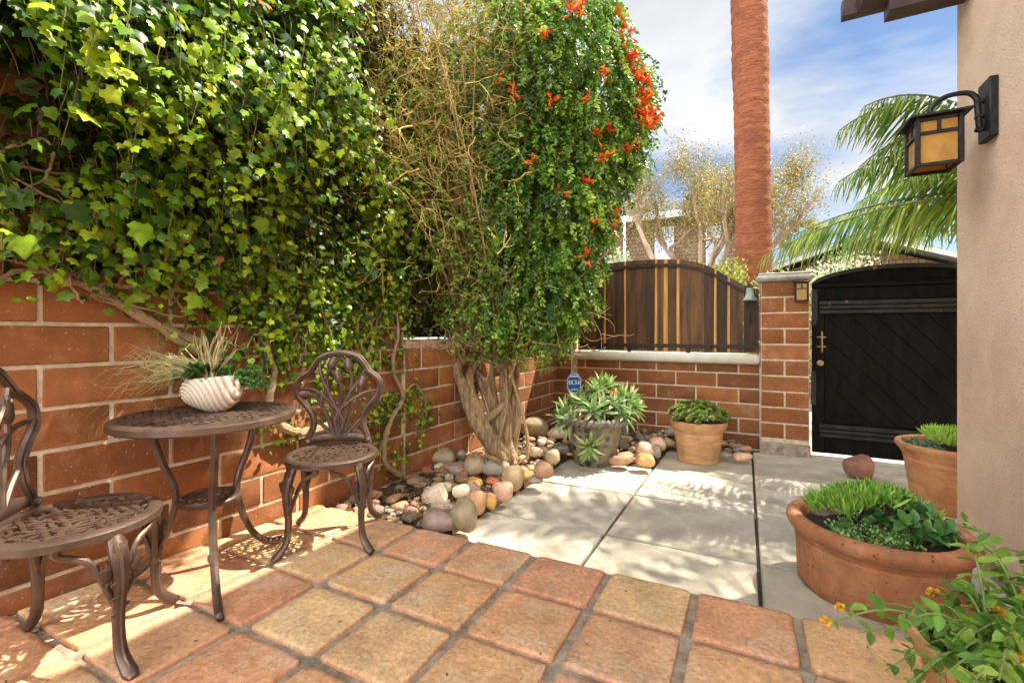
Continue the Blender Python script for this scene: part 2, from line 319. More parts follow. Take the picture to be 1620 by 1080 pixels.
M['mosaic'] = mosaic()

# ------------------------------------------------------------------ setting: ground
rng = np.random.default_rng(7); random.seed(7)
g = MB(); g.add([(-900, -900, -0.62), (900, -900, -0.62), (900, 900, -0.62), (-900, 900, -0.62)], np.array([[0, 1, 2, 3]]))
tag(g.build('ground', M['road'], smooth=False), kind='structure')
def slab(mb, x0, x1, y0, y1, zf, dz, th, mat=0, col=W3, b=0.006):
    def xf(V):
        V = V.copy(); V[:, 2] += zf(V[:, 0], V[:, 1]); return V
    mb.cbox(x0, x1, y0, y1, dz - th, dz, b, mat, col, xf)
g = MB(); slab(g, -2.6, 4.5, 1.2, 5.35, zc, -0.022, 0.35, b=0.001)
tag(g.build('slab_bedding', M['joint'], smooth=False), kind='structure')
g = MB(); jx = [-1.475, -0.71, 0.055, 0.82, 1.585, 2.35, 3.1]; jy = [1.76, 2.52, 3.275, 4.03, 4.79, 5.13]
for i in range(6):
    for j in range(5):
        if (i == 0 and j >= 3) or (i == 1 and j >= 4): continue
        k = rng.uniform(0.92, 1.06); slab(g, jx[i] + 0.008, jx[i + 1] - 0.008, jy[j] + 0.009, jy[j + 1] - 0.009, zc, rng.uniform(-0.003, 0.002), 0.05, 0, (k, k, k * rng.uniform(0.96, 1.0)))
tag(g.build('concrete_paving', M['slab']), kind='structure')
# street beyond the gate
g = MB(); g.cbox(-6, 14, 5.55, 8.6, -0.45, -0.28, 0.01); tag(g.build('street_pavement', M['slab']), kind='structure')

# clay tile terrace
g = MB(); slab(g, -2.6, 1.05, -3.0, 1.83, zt, -0.012, 0.4, b=0.012)
tag(g.build('terrace_base', M['grout'], angle=30), kind='structure')
g = MB(); TX, TY = 0.322, 0.305
tile_cols = [(0.78, 0.42, 0.22), (0.79, 0.50, 0.245), (0.74, 0.37, 0.22), (0.78, 0.45, 0.23), (0.81, 0.55, 0.29), (0.74, 0.42, 0.24), (0.73, 0.36, 0.20)]
for i in range(-8, 6):
    for j in range(0, 15):
        xa = -0.168 + TX * i; yb = 1.826 - TY * j; cx, cy = xa + TX / 2, yb - TY / 2
        hx, hy = TX / 2 - 0.0145 + rng.uniform(-0.004, 0.004), TY / 2 - 0.0125 + rng.uniform(-0.004, 0.004)
        if cx > 1.0: continue
        rings = []; nn = 32; th = np.arange(nn) * 2 * math.pi / nn + 0.01
        e = rng.uniform(0.09, 0.17); cxp = np.sign(np.cos(th)) * np.abs(np.cos(th)) ** e; syp = np.sign(np.sin(th)) * np.abs(np.sin(th)) ** e
        wob = 1 + rng.normal(0, 0.008, nn); rot = rng.uniform(-0.012, 0.012)
        for sc_, dz in ((1.0, -0.014), (0.992, -0.003), (0.972, 0.0), (0.86, 0.0006), (0.3, 0.0008)):
            x = hx * cxp * sc_ * wob; y = hy * syp * sc_ * wob
            X = cx + x * math.cos(rot) - y * math.sin(rot); Y = cy + x * math.sin(rot) + y * math.cos(rot)
            rings.append(np.c_[X, Y, zt(X, Y) + dz + 0.001])
        V = np.concatenate(rings + [np.array([[cx, cy, zt(cx, cy) + 0.002]])]); F = []
        for r in range(4):
            for k in range(nn): F.append([r * nn + k, r * nn + (k + 1) % nn, (r + 1) * nn + (k + 1) % nn, (r + 1) * nn + k])
        for k in range(nn): F.append([4 * nn + k, 4 * nn + (k + 1) % nn, 5 * nn])
        a, b = tile_cols[rng.integers(7)], tile_cols[rng.integers(7)]; f = rng.uniform(0, 0.3)
        c = np.array(a) * (1 - f) + np.array(b) * f; edge = np.array((0.60, 0.24, 0.13)) * 0.5 + c * 0.5
        C = np.concatenate([np.tile(edge, (nn * 2, 1)), np.tile(c * .75 + edge * .25, (nn, 1)), np.tile(c, (nn * 2 + 1, 1))])
        # the piece cut at the left wall stays clear of the wall face
        wx = W0[0] + (V[:, 1] - W0[1]) * math.tan(WA) + 0.006
        if V[:, 0].max() < wx.min(): continue
        V[:, 0] = np.maximum(V[:, 0], wx); V[:, 0] = np.minimum(V[:, 0], 1.016)
        g.add(V, F, 0, C)
tag(g.build('tile_terrace', M['tile'], angle=60), kind='structure')

# bed soil under the stones
g = MB(); nx, ny = 40, 60; xs = np.linspace(-2.3, -0.05, nx); ys = np.linspace(1.83, 5.25, ny); XX, YY = np.meshgrid(xs, ys, indexing='ij')
def bedh(x, y):
    d1 = np.clip((-1.475 - x) / 0.6, 0, 1); d2 = np.where(x < -0.71, np.clip((y - 4.05) / 0.9, 0, 1), np.clip((y - 4.8) / 0.5, 0, 1) * 0.5)
    inside = (x < -1.45) | ((x < -0.70) & (y > 4.02)) | (y > 4.78)
    return np.where(inside, 0.012 + 0.10 * np.maximum(d1, d2) ** 0.7, -0.05)
ZZ = zc(XX, YY) + bedh(XX, YY) + rng.normal(0, 0.006, XX.shape)
i, j = np.meshgrid(np.arange(nx - 1), np.arange(ny - 1), indexing='ij')
g.add(np.stack([XX, YY, ZZ], -1).reshape(-1, 3), np.stack([i * ny + j, (i + 1) * ny + j, (i + 1) * ny + j + 1, i * ny + j + 1], -1).reshape(-1, 4))
tag(g.build('planting_bed', M['soil']), kind='structure')

# ------------------------------------------------------------------ masonry
def blocks(mb, fr, s0, s1, z0, z1, joint_s, joint_z=1.026, ch=0.1524, L=0.4064, gap=0.0155, dep=0.04, bond=True, rng=rng, face=0.0, even=0):
    """Courses of blocks between s0..s1 on a face; fr(s, z, o) maps to the world."""
    k0 = math.floor((z0 - joint_z) / ch + 1e-6)
    for k in range(k0, 40):
        za, zb_ = joint_z + k * ch, joint_z + (k + 1) * ch
        if za >= z1 - 0.01: break
        za, zb_ = max(za, z0), min(zb_, z1)
        if zb_ - za < 0.03: continue
        off = joint_s + (L / 2 if (k + even) % 2 and bond else 0)
        n0 = math.floor((s0 - off) / L)
        for q in range(n0, n0 + 60):
            a, b = off + q * L, off + (q + 1) * L
            if a >= s1 - 0.01: break
            a, b = max(a, s0), min(b, s1)
            if b - a < 0.03: continue
            t = rng.uniform(0, 1); c = np.array((0.235, 0.082, 0.026)) * (1 - t) + np.array((0.33, 0.13, 0.042)) * t; c *= rng.uniform(0.72, 1.18)
            def xf(V): return np.array([fr(v[0], v[2], v[1]) for v in V])
            mb.cbox(a + gap / 2, b - gap / 2, face - dep, face + rng.uniform(-0.0015, 0.001), za + gap / 2, zb_ - gap / 2, 0.0035, 0, c, xf, 0.0012, rng)
def core(mb, fr, s0, s1, z0, z1, o0, o1, mat=1, b=0.002):
    def xf(V): return np.array([fr(v[0], v[2], v[1]) for v in V])
    mb.cbox(s0, s1, o0, o1, z0, z1, b, mat, W3, xf)

t = thing('block_wall', 'tall rust brown block wall behind the bistro table, top hidden under ivy', 'wall', tuple(wall(0.6, 0)))
def sub(mb, name, mats, par, **k):                              # part whose coordinates are given in the world
    o = mb.build(name, mats, None, **k); o.parent = par
    o.matrix_parent_inverse = par.matrix_basis.inverted(); return o
bpy.context.view_layer.update()
m = MB(); blocks(m, wall, -3.6, 1.945, -0.05, 1.94, 0.097); core(m, wall, -3.6, 1.945, -0.3, 1.935, -0.19, -0.006)
def wall_end(s, z, o): return wall(1.945 + o, z, -s)
blocks(m, wall_end, 0.045, 0.19, 0.94, 1.94, 0.045)
sub(m, 'masonry', [M['block'], M['mortar']], t)
t2 = thing('block_wall', 'low rust brown block wall behind the gnarled trunk, capped with a row of small bricks', 'wall', tuple(wall(3.2, 0)))
m = MB(); blocks(m, wall, 1.952, 4.62, -0.3, 0.874, 0.097); core(m, wall, 1.95, 4.75, -0.4, 0.868, -0.19, -0.006)
sub(m, 'masonry', [M['block'], M['mortar']], t2)
m = MB(); s = 1.96
core(m, wall, 1.955, 4.62, 0.872, 0.922, -0.18, -0.014, 1)
while s < 4.6:
    w_ = rng.uniform(0.055, 0.072); f = rng.uniform(-0.006, 0.006)
    def xf(V): return np.array([wall(v[0], v[2], v[1]) for v in V])
    m.cbox(s, s + w_, -0.19, f, 0.876, 0.935 + rng.uniform(-0.006, 0.004), 0.008, 0, W3, xf, 0.003, rng); s += w_ + 0.014
sub(m, 'coping', [M['rowlock'], M['mortar']], t2)

def backf(y0): return lambda s, z, o: np.array([s, y0 - o, z])
t3 = thing('block_wall', 'low block wall under the slatted wooden fence, with cast stone sill', 'wall', (-0.8, 5.3, -0.2))
f = backf(5.2); m = MB(); blocks(m, f, -1.80, 0.128, -0.32, 0.665, -0.474, even=1); core(m, f, -1.9, 0.15, -0.4, 0.66, -0.19, -0.006); sub(m, 'masonry', [M['block'], M['mortar']], t3)
m = MB(); m.cbox(-1.815, 0.122, 5.12, 5.42, 0.668, 0.765, 0.022); sub(m, 'sill', M['sill'], t3, angle=60)
t4 = thing('corner_pillar', 'narrow block pillar in the far corner beside the fence, half hidden by foliage', 'pillar', (-1.92, 5.2, -0.2))
f = backf(5.09); m = MB(); blocks(m, f, -2.033, -1.827, -0.32, 1.80, -2.033, bond=False, L=0.42)
core(m, f, -2.030, -1.829, -0.4, 1.795, -0.25, -0.006)
fs = lambda s, z, o: np.array([-1.827 + o, s, z]); blocks(m, fs, 5.13, 5.30, 0.77, 1.80, 5.13); sub(m, 'masonry', [M['block'], M['mortar']], t4)
t5 = thing('gate_pillar', 'square rust brown block pillar between wooden fence and black gate', 'pillar', (0.33, 5.3, -0.2))
f = backf(5.09); m = MB(); blocks(m, f, 0.128, 0.535, -0.06, 1.478, 0.128); core(m, f, 0.132, 0.531, -0.42, 1.474, -0.39, -0.006)
fs = lambda s, z, o: np.array([0.128 - o, s, z]); blocks(m, fs, 5.132, 5.48, 0.77, 1.478, 5.132)
fs = lambda s, z, o: np.array([0.535 + o, s, z]); blocks(m, fs, 5.132, 5.48, -0.06, 1.478, 5.132)
sub(m, 'masonry', [M['block'], M['mortar']], t5)
m = MB(); m.cbox(0.120, 0.543, 5.075, 5.49, -0.42, -0.075, 0.012); sub(m, 'plinth', M['grout'], t5)
m = MB(); m.cbox(0.085, 0.578, 5.035, 5.53, 1.483, 1.548, 0.028); m.cbox(0.11, 0.553, 5.06, 5.505, 1.5485, 1.566, 0.017); sub(m, 'cap', M['cap'], t5, angle=60)
# pillar sconce
sc1 = thing('wall_sconce', 'small square amber glass sconce on the block pillar beside the gate', 'lamp', (0.465, 5.09, 1.37))
m = MB()
for (a, b, c, d) in ((-.055, .055, .078, .09), (-.055, .055, -.09, -.078), (-.055, -.043, -.077, .077), (.043, .055, -.077, .077)): m.cbox(a, b, -.075, -.005, c, d, .002)
m.cbox(-.042, .042, -.0745, -.068, .025, .032, .001); m.cbox(-.005, .005, -.0745, -.068, .033, .077, .001); m.cbox(-.068, .068, -.088, .0, .0905, .099, .003); m.cbox(-.05, .05, -.004, 0.001, -.076, .076, .001)
m.build('frame', M['rail'], sc1)
m = MB(); m.cbox(-.042, .042, -.066, -.010, -.076, .076, .002); m.build('glass', M['amber'], sc1)

# ------------------------------------------------------------------ stucco house on the right
hs = thing('stucco_house', 'tan stucco house wall at the right with a dark eave above', 'house', (1.6, 0.5, -0.3))
m = MB(); m.cbox(1.02, 5.0, -3.5, 3.32, -0.45, 4.225, 0.018); sub(m, 'wall', M['stucco'], hs)
m = MB(); m.cbox(0.995, 1.0185, 1.845, 3.30, -0.40, zc(1, 2.6) + 0.085, 0.008); sub(m, 'base_strip', M['grout'], hs)
m = MB(); m.cbox(0.49, 5.4, -4.0, 4.48, 4.23, 4.35, 0.01); m.cbox(0.46, 0.488, -4.0, 4.48, 4.20, 4.39, 0.006); sub(m, 'roof', M['beam'], hs)
for yy in (3.15, 2.35, 1.5, 0.65):
    m = MB(); O = [(1.018, 2.72), (1.018, 2.93), (0.575, 2.93), (0.555, 2.87), (0.575, 2.82), (0.61, 2.795), (0.685, 2.79), (0.685, 2.72)]
    m.prism(O, lambda V, yy=yy: np.c_[V[:, 0], yy - 0.06 + V[:, 2], V[:, 1]], 0.12); sub(m, 'rafter_tail', M['beam'], hs, smooth=False)
m = MB(); m.cbox(0.50, 1.018, 3.235, 3.30, 2.83, 2.93, 0.005); sub(m, 'fascia', M['beam'], hs)

# lantern on the stucco
ln = thing('wall_lantern', 'square iron lantern with amber glass hanging from a curved arm on the stucco', 'lamp', (1.02, 2.90, 2.045))
m = MB(); m.cbox(-.032, -.001, -.06, .06, -.155, .120, .004); m.build('back_plate', M['iron'], ln)
m = MB(); m.tube(curve([(-.045, 0, -.11), (-.052, 0, 0), (-.056, 0, .045), (-.085, 0, .080), (-.15, 0, .085), (-.195, 0, .066), (-.222, 0, .030), (-.215, 0, -.008)], 30), lin([.013, .013, .012, .011, .010], 30), 8)
for z in (-.10, -.04, .03): m.cbox(-.062, -.033, -.013, .013, z - .009, z + .009, .003)
m.build('arm', M['iron'], ln)
m = MB(); cx, h, zt_, zb_l = -.212, .078, -.0315, -.262
V = [(cx - .112, -.112, -.022), (cx + .112, -.112, -.022), (cx + .112, .112, -.022), (cx - .112, .112, -.022), (cx - .112, -.112, -.031), (cx + .112, -.112, -.031), (cx + .112, .112, -.031), (cx - .112, .112, -.031), (cx, 0, .006)]
m.add(V, [[0, 1, 8], [1, 2, 8], [2, 3, 8], [3, 0, 8], [0, 4, 5, 1], [1, 5, 6, 2], [2, 6, 7, 3], [3, 7, 4, 0], [7, 6, 5, 4]]); m.build('lamp_roof', M['iron'], ln, smooth=False)
m = MB()
for sx in (-1, 1):
    for sy in (-1, 1): m.cbox(cx + sx * h - .0095, cx + sx * h + .0095, sy * h - .0095, sy * h + .0095, zb_l, zt_, .002)
for z in (zb_l + .008, -.105, -.041):
    for s_ in (-1, 1):
        m.cbox(cx - h + .010, cx + h - .010, s_ * h - .007, s_ * h + .007, z - .0075, z + .0075, .001); m.cbox(cx + s_ * h - .007, cx + s_ * h + .007, -h + .010, h - .010, z - .0075, z + .0075, .001)
for s_ in (-1, 1):
    m.cbox(cx - .007, cx + .007, s_ * h - .006, s_ * h + .006, -.097, -.049, .001); m.cbox(cx + s_ * h - .006, cx + s_ * h + .006, -.007, .007, -.097, -.049, .001)
m.build('frame', M['iron'], ln)
for (dx, dy) in ((0, -1), (0, 1), (-1, 0), (1, 0)):
    m = MB(); a, b = (h - .011, .0015) if dy else (.0015, h - .011)
    m.cbox(cx + dx * (h - .004) - a, cx + dx * (h - .004) + a, dy * (h - .004) - b, dy * (h - .004) + b, zb_l + .015, -.048, .0005); m.build('glass', M['amber'], ln)

# ------------------------------------------------------------------ wooden fence on the sill
wf = thing('wooden_fence', 'dark stained board fence with golden streaks and a curved top on the sill', 'fence', (-0.85, 5.3, 0.77))
prof = np.array([(-1.9, 1.755), (-1.46, 1.79), (-1.05, 1.805), (-0.73, 1.79), (-0.546, 1.762), (-0.353, 1.691), (-0.16, 1.565), (0.0, 1.464), (0.135, 1.415)])
PC = curve(prof, 90)
def ptop(x): return np.interp(x, PC[:, 0], PC[:, 1])
x = -1.80; m = MB(); pat = [0, 0, .6, 0, 1, 0, 0, 1, 2, 1.2, 0, 0, .5, .6, 0, 0, 0, 0]; k = 0
while x < 0.115:
    w_ = min(rng.uniform(0.108, 0.128), 0.118 - x)
    c = np.array((0.088, 0.040, 0.013)) * rng.uniform(0.45, 1.6); sp = pat[k % len(pat)]; side = 1 if k % 2 else -1
    def addb(a, b, mi, col, dy=0.0):
        O = [(a, 0.785), (b, 0.785), (b, ptop(b)), ((a + b) / 2, ptop((a + b) / 2)), (a, ptop(a))]
        m.prism(O, lambda V: np.c_[V[:, 0], 5.262 - V[:, 2] + dy, V[:, 1]], 0.02, mi, col)
    if w_ > 0.03:
        if sp:
            e_ = 0.016 + 0.014 * sp; xm = x + w_ - e_
            O = [(xm + rng.uniform(-.006, .003), 0.785), (x + w_ - .002, 0.785), (x + w_ - .002, ptop(x + w_ - .002)), (xm + .004, ptop(xm + .004)), (xm + rng.uniform(-.004, .008), 1.25)]
            m.prism(O, lambda V: np.c_[V[:, 0], 5.2605 - V[:, 2], V[:, 1]], 0.02, 1); addb(x, x + w_ - .004, 0, c, 0.002)
        else: addb(x, x + w_ - 0.003, 0, c, rng.uniform(-0.001, 0.001))
    x += w_; k += 1
sub(m, 'boards', [M['board'], M['sapwood']], wf, smooth=False)
m = MB(); xs = np.linspace(-1.8, 0.115, 70)
O = np.concatenate([np.c_[xs, ptop(xs) - 0.085], np.c_[xs[::-1], ptop(xs[::-1]) - 0.05]]); m.prism(O, lambda V: np.c_[V[:, 0], 5.238 - V[:, 2], V[:, 1]], 0.012)
m.cbox(-1.8, 0.115, 5.226, 5.2385, 0.825, 0.862, 0.002); m.cbox(0.083, 0.115, 5.2265, 5.2385, 0.863, 1.31, 0.002); sub(m, 'strap', M['rail'], wf, smooth=False)
for x in np.arange(-1.72, 0.1, 0.155):
    for z in (0.843, ptop(x) - 0.067):
        m = MB(); P = np.array([(x, 5.2255, z), (x, 5.2185, z), (x, 5.2155, z)]); m.tube(P, [.010, .009, .003], 8); sub(m, 'bolt', M['iron'], wf)
for x in (-1.18, -0.55):
    m = MB(); m.cbox(x - .02, x + .02, 5.205, 5.225, 0.768, 0.83, .003); sub(m, 'bracket', M['iron'], wf)
m = MB(); m.cbox(0.015, 0.058, 5.2315, 5.237, 1.06, 1.24, .002); m.tube([(0.036, 5.22, 1.09), (0.036, 5.205, 1.10), (0.036, 5.205, 1.19), (0.036, 5.22, 1.20)], .006, 6); sub(m, 'latch', M['rail'], wf)
# bell
bl = thing('bell', 'small green patinated bell hanging on a bracket at the fence end', 'bell', (0.035, 5.12, 1.36))
m = MB(); m.lathe([(0.006, .075), (.026, .072), (.034, .055), (.036, .02), (.042, -.01), (.058, -.035), (.068, -.047), (.068, -.052), (.060, -.049), (.040, -.02), (.01, .06)], 28); m.build('bell_body', M['verdigris'], bl)
m = MB(); m.cbox(-.034, .034, -.012, .012, .078, .095, .004); m.tube([(0, 0, .085), (0, .10, .085)], .008, 6); m.cbox(-.02, .02, .094, .103, .045, .125, .002); m.tube([(0, 0, .096), (0, 0, .112)], .006, 6); m.build('bracket', M['iron'], bl)
m = MB(); m.tube([(0, 0, .05), (0, 0, -.06)], [.003, .003], 6); m.lathe([(.001, -.075), (.01, -.068), (.01, -.058), (.001, -.05)], 10); m.build('clapper', M['iron'], bl)

# ------------------------------------------------------------------ black gate
gt = thing('garden_gate', 'black arched wooden gate with diagonal boards and rusty strap rails', 'gate', (1.2, 5.2, -0.15))
xa, xb = 0.565, 1.86
def gtop(x): return 1.425 + 0.175 * np.sqrt(np.clip(1 - ((x - 1.21) / 0.66) ** 2, 0, 1))
m = MB(); xs = np.linspace(xa, xb, 50)
O = np.concatenate([[(xa, -0.155), (xb, -0.155)], np.c_[xs[::-1], gtop(xs[::-1])]]); m.prism(O, lambda V: np.c_[V[:, 0], 5.235 - V[:, 2], V[:, 1]], 0.03)
dy = 5.199
for k in range(-8, 12):                                       # diagonal boards between the strap rails
    c0 = 0.66 + k * 0.185; pts = []
    z0, z1 = 0.135, 1.16; L0 = [(c0, z1), (c0 + 0.177, z1), (c0 + 0.177 + (z1 - z0) * 0.9, z0), (c0 + (z1 - z0) * 0.9, z0)]
    def clip(P, ax, v, sgn):
        R = []
        for a, b in zip(P, P[1:] + P[:1]):
            ia, ib = sgn * (a[ax] - v) >= 0, sgn * (b[ax] - v) >= 0
            if ia: R.append(a)
            if ia != ib:
                f_ = (v - a[ax]) / (b[ax] - a[ax]); R.append((a[0] + f_ * (b[0] - a[0]), a[1] + f_ * (b[1] - a[1])))
        return R
    P = clip(clip(L0, 0, xa + 0.10, 1), 0, xb - 0.10, -1)
    if len(P) > 2: m.prism(P, lambda V: np.c_[V[:, 0], 5.204 - V[:, 2], V[:, 1]], 0.012)
sub(m, 'boards', M['gate'], gt, smooth=False)
m = MB(); m.cbox(xa, xa + 0.095, 5.172, 5.204, -0.15, 1.41, .004); sub(m, 'stile', M['gate'], gt); m = MB(); m.cbox(xb - 0.095, xb, 5.172, 5.204, -0.15, 1.41, .004); sub(m, 'stile', M['gate'], gt)
for bx_ in ((xa + .001, xb - .001, 5.160, 5.204, 1.412, 1.445, .006), (xa + .097, xb - .097, 5.180, 5.204, 1.29, 1.405, .004), (xa + .097, xb - .097, 5.185, 5.204, -0.148, 0.0, .004)): m = MB(); m.cbox(*bx_); sub(m, 'rail', M['gate'], gt)
O = np.concatenate([np.c_[xs, gtop(xs) + 0.003], np.c_[xs[::-1], np.maximum(gtop(xs[::-1]) - 0.032, 1.448)]]); m = MB(); m.prism(O, lambda V: np.c_[V[:, 0], 5.195 - V[:, 2], V[:, 1]], 0.03); sub(m, 'arch_trim', M['gate_rail'], gt, smooth=False)
for (za, zb_) in ((1.165, 1.285), (0.005, 0.128)):
    m = MB(); h_ = zb_ - za
    m.cbox(xa + .05, xb - .05, 5.150, 5.1715, za, za + h_ * .30, .004); m.cbox(xa + .05, xb - .05, 5.140, 5.1715, za + h_ * .36, za + h_ * .62, .004); m.cbox(xa + .05, xb - .05, 5.150, 5.1715, za + h_ * .68, zb_, .004)
    for x in np.arange(xa + .15, xb, .16): m.cbox(x - .018, x + .018, 5.133, 5.1395, za + h_ * .40, za + h_ * .58, .003)
    sub(m, 'strap_rail', M['gate_rail'], gt)
m = MB(); m.tube(curve([(0.635, 5.150, 0.80), (0.635, 5.13, 0.82), (0.635, 5.125, 0.90), (0.635, 5.13, 0.98), (0.635, 5.150, 1.0)], 14), .008, 8)
for z in (0.855, 0.945): m.tube([(0.60, 5.155, z), (0.635, 5.135, z), (0.665, 5.155, z)], [.008, .010, .008], 8)
for z in (0.815, 0.985): m.tube([(0.635, 5.172, z), (0.635, 5.133, z)], .007, 6)
sub(m, 'handle', M['brass'], gt)
m = MB(); m.tube([(0.625, 5.1725, 0.70), (0.625, 5.155, 0.70), (0.625, 5.150, 0.70)], [.028, .028, .018], 18); m.cbox(0.621, 0.629, 5.135, 5.151, 0.678, 0.722, .002); sub(m, 'lock', M['brass'], gt)
for bx_ in ((xa - .012, xa + .028, 5.160, 5.171, 1.06, 1.099, .002), (xa - .012, xa + .028, 5.160, 5.171, 0.30, 0.62, .002), (xa - .005, xa + .04, 5.163, 5.1715, 1.10, 1.40, .002)): m = MB(); m.cbox(*bx_); sub(m, 'edge_plate', M['iron'], gt)
m = MB(); m.cbox(0.55, 1.95, 5.135, 5.50, -0.40, -0.185, .012); tag(m.build('gate_threshold', M['sill']), kind='structure')

# ------------------------------------------------------------------ bistro set
def lattice(m, rx, ry, z, seed, step=0.031, wid=0.0078, th=0.005):
    """Cast openwork: woven short ribs and leaf bars inside an ellipse."""
    r_ = np.random.default_rng(seed)
    def bar(a, b, w, zz):
        a = np.array([*a, zz]); b = np.array([*b, zz]); m.tube([a, a * .5 + b * .5 + np.array([0, 0, .002]), b], [w * .7, w, w * .7], 6, flat=0.55, up=(0, 0, 1))
    n = int(rx / step) + 2
    for i in range(-n, n + 1):
        for j in range(-n, n + 1):
            c = np.array([(i + .5 * (j % 2)) * step, j * step * .8]); 
            if (c[0] / rx) ** 2 + (c[1] / ry) ** 2 > 0.96: continue
            a = r_.choice([0.5, -0.5, 2.2, 1.2]) + r_.uniform(-.2, .2); d = np.array([math.cos(a), math.sin(a)]) * step * r_.uniform(.55, .72)
            p, q = c - d, c + d
            for e in (p, q):
                k = math.hypot(e[0] / rx, e[1] / ry)
                if k > 1: e /= k
            bar(p, q, wid * r_.uniform(.8, 1.15), z + r_.uniform(-.002, .001))
    for j in np.arange(-0.8, 0.81, 0.4):                         # long ribs that tie it to the rim
        xx = rx * math.sqrt(1 - j * j) * .99; bar((-xx, j * ry), (xx, j * ry), wid * .7, z - .003)
        yy = ry * math.sqrt(1 - j * j) * .99; bar((j * rx, -yy), (j * rx, yy), wid * .7, z - .004)
def tulip(m, p, d, s, up):
    d = nrm(d); p = np.array(p, float)
    P = np.array([p + d * s * t for t in (-.05, .12, .35, .6, .85, 1.0)]); m.tube(P, np.array([.12, .30, .36, .33, .30, .20]) * s, 10, flat=0.6, up=up)
    x = nrm(np.cross(d, up))
    for q in (-1, 0, 1): m.tube([p + d * s * .75 + x * q * s * .2, p + d * s * 1.22 + x * q * s * .34], [.15 * s, .03 * s], 6)
def make_chair(label):
    t = thing('bistro_chair', label, 'chair', group='cast metal bistro chairs')
    m = MB(); RX, RY, Z = 0.205, 0.205, 0.405
    prof = [(.168, Z - .012), (.170, Z + .001), (.180, Z + .006), (.197, Z + .004), (.206, Z - .003), (.206, Z - .022), (.198, Z - .027), (.180, Z - .016), (.168, Z - .012)]
    m.lathe(prof, 56); lattice(m, .170, .170, Z - .004, 5); m.build('seat', M['bronze'], t)
    # backrest in the y-z plane, leaning back
    half = [(.150, .405), (.138, .45), (.120, .50), (.126, .555), (.158, .605), (.196, .655), (.202, .715), (.172, .752), (.146, .770), (.128, .800), (.098, .838), (.055, .858), (0, .866)]
    pts = [(-a, z) for a, z in half] + [(a, z) for a, z in half[-2::-1]]
    bx = lambda z, y=0: -.150 - (z - .40) * .13 - .02 * (1 - (y / .19) ** 2)
    def bp(P): return np.array([(bx(z, y), y, z) for y, z in P])
    m = MB(); C = curve(pts, 90); m.tube(bp(C), .0165, 8, flat=0.8, up=(1, 0, 0)); C2 = C.copy(); C2[:, 0] *= .995; m.tube(bp(C2) + np.array([.012, 0, 0]), .0075, 6); m.build('back_frame', M['bronze'], t)
    m = MB(); ys = np.linspace(-.152, .152, 14); zz = .428 + .012 * np.cos(ys / .152 * 1.5)
    P = np.array([(bx(z, y), y, z) for y, z in zip(ys, zz)]); m.tube(P, lin([.016, .022, .024, .022, .016], 14), 8, flat=0.45, up=(1, 0, 0))
    for y in (-.145, .145): m.tube([(bx(.42, y) - .015, y, .425), (bx(.42, y) + .018, y, .425), (bx(.42, y) + .024, y, .425)], [.014, .014, .007], 12)
    m.build('back_rail', M['bronze'], t)
    m = MB()
    stems = [([(0, .44), (-.005, .56), (.012, .66), (.0, .715)], 1), ([(-.02, .44), (-.055, .54), (-.085, .60), (-.075, .69)], 0), ([(.02, .44), (.05, .53), (.09, .62), (.105, .68)], 1),
             ([(-.03, .44), (-.075, .50), (-.125, .54)], 0), ([(.03, .44), (.08, .50), (.126, .545)], 0), ([(-.01, .44), (-.04, .60), (-.065, .73), (-.05, .785)], 1), ([(.01, .44), (.045, .60), (.06, .72), (.05, .775)], 1),
             ([(-.015, .44), (-.06, .56), (-.115, .645), (-.14, .655)], 1), ([(.012, .44), (-.02, .52), (.03, .60), (.12, .66), (.188, .675)], 0), ([(-.012, .44), (.02, .52), (-.04, .61), (-.12, .68), (-.188, .69)], 0),
             ([(0, .56), (.05, .66), (.10, .73), (.13, .795)], 0), ([(0, .56), (-.05, .66), (-.09, .75), (-.10, .835)], 0)]
    for P, tl in stems:
        c = bp(curve(P, 16)); m.tube(c, lin([.0115, .0095, .0085], 16), 7)
        if tl: tulip(m, c[-1], c[-1] - c[-3], .066, (1, 0, 0))
    m.build('tulip_tracery', M['bronze'], t)
    for sx in (1, -1):
        for sy in (1, -1):
            m = MB(); k = 1 / math.sqrt(2); dr = np.array([sx * k, sy * k, 0]); tg = np.array([-sy * k * sx * sx, sx * k, 0]); tg = np.array([-dr[1], dr[0], 0])
            R_ = [(.190, .385), (.214, .33), (.222, .26), (.212, .16), (.222, .07), (.262, .022), (.285, .010)]
            P = curve([dr * r + np.array([0, 0, z]) for r, z in R_], 28); rad = lin([.020, .024, .021, .017, .015, .017, .020, .013], 28)
            m.tube(P, rad, 10, flat=0.8)
            m.tube(P[4:22] + dr * .014, rad[4:22] * .35, 6)
            arm = .125 if sx > 0 else .07
            for q in (-1, 1):
                a = P[13] + dr * .002; e_ = dr * .178 + tg * q * arm; e_ = e_ / np.hypot(e_[0], e_[1]) * .190; e_[2] = .382
                m.tube(curve([a, a * .55 + e_ * .45 + np.array([0, 0, .055]) - dr * .004, e_ + np.array([0, 0, -.018]), e_], 14), lin([.008, .010, .009, .012], 14), 7)
                if sx > 0:
                    b = P[8] + tg * q * .028 + np.array([0, 0, -.005]); tulip(m, b, np.array([tg[0] * q * .4, tg[1] * q * .4, 1.0]), .042, dr)
                    m.tube([P[12] + tg * q * .006, P[9] + tg * q * .034, b], [.005, .005, .005], 6)
            if sx > 0:
                for zi in (9, 11, 13): m.tube([P[zi] - tg * .022 + dr * .006, P[zi - 1] + tg * .022 + dr * .006], [.004, .004], 6)
                tulip(m, P[4] + dr * .008 - np.array([0, 0, .03]), np.array([0, 0, 1.0]), .05, dr)
            m.build('leg', M['bronze'], t)
    return t
ch = make_chair('sunlit bronze bistro chair in the near left corner, cut by the photo edge')
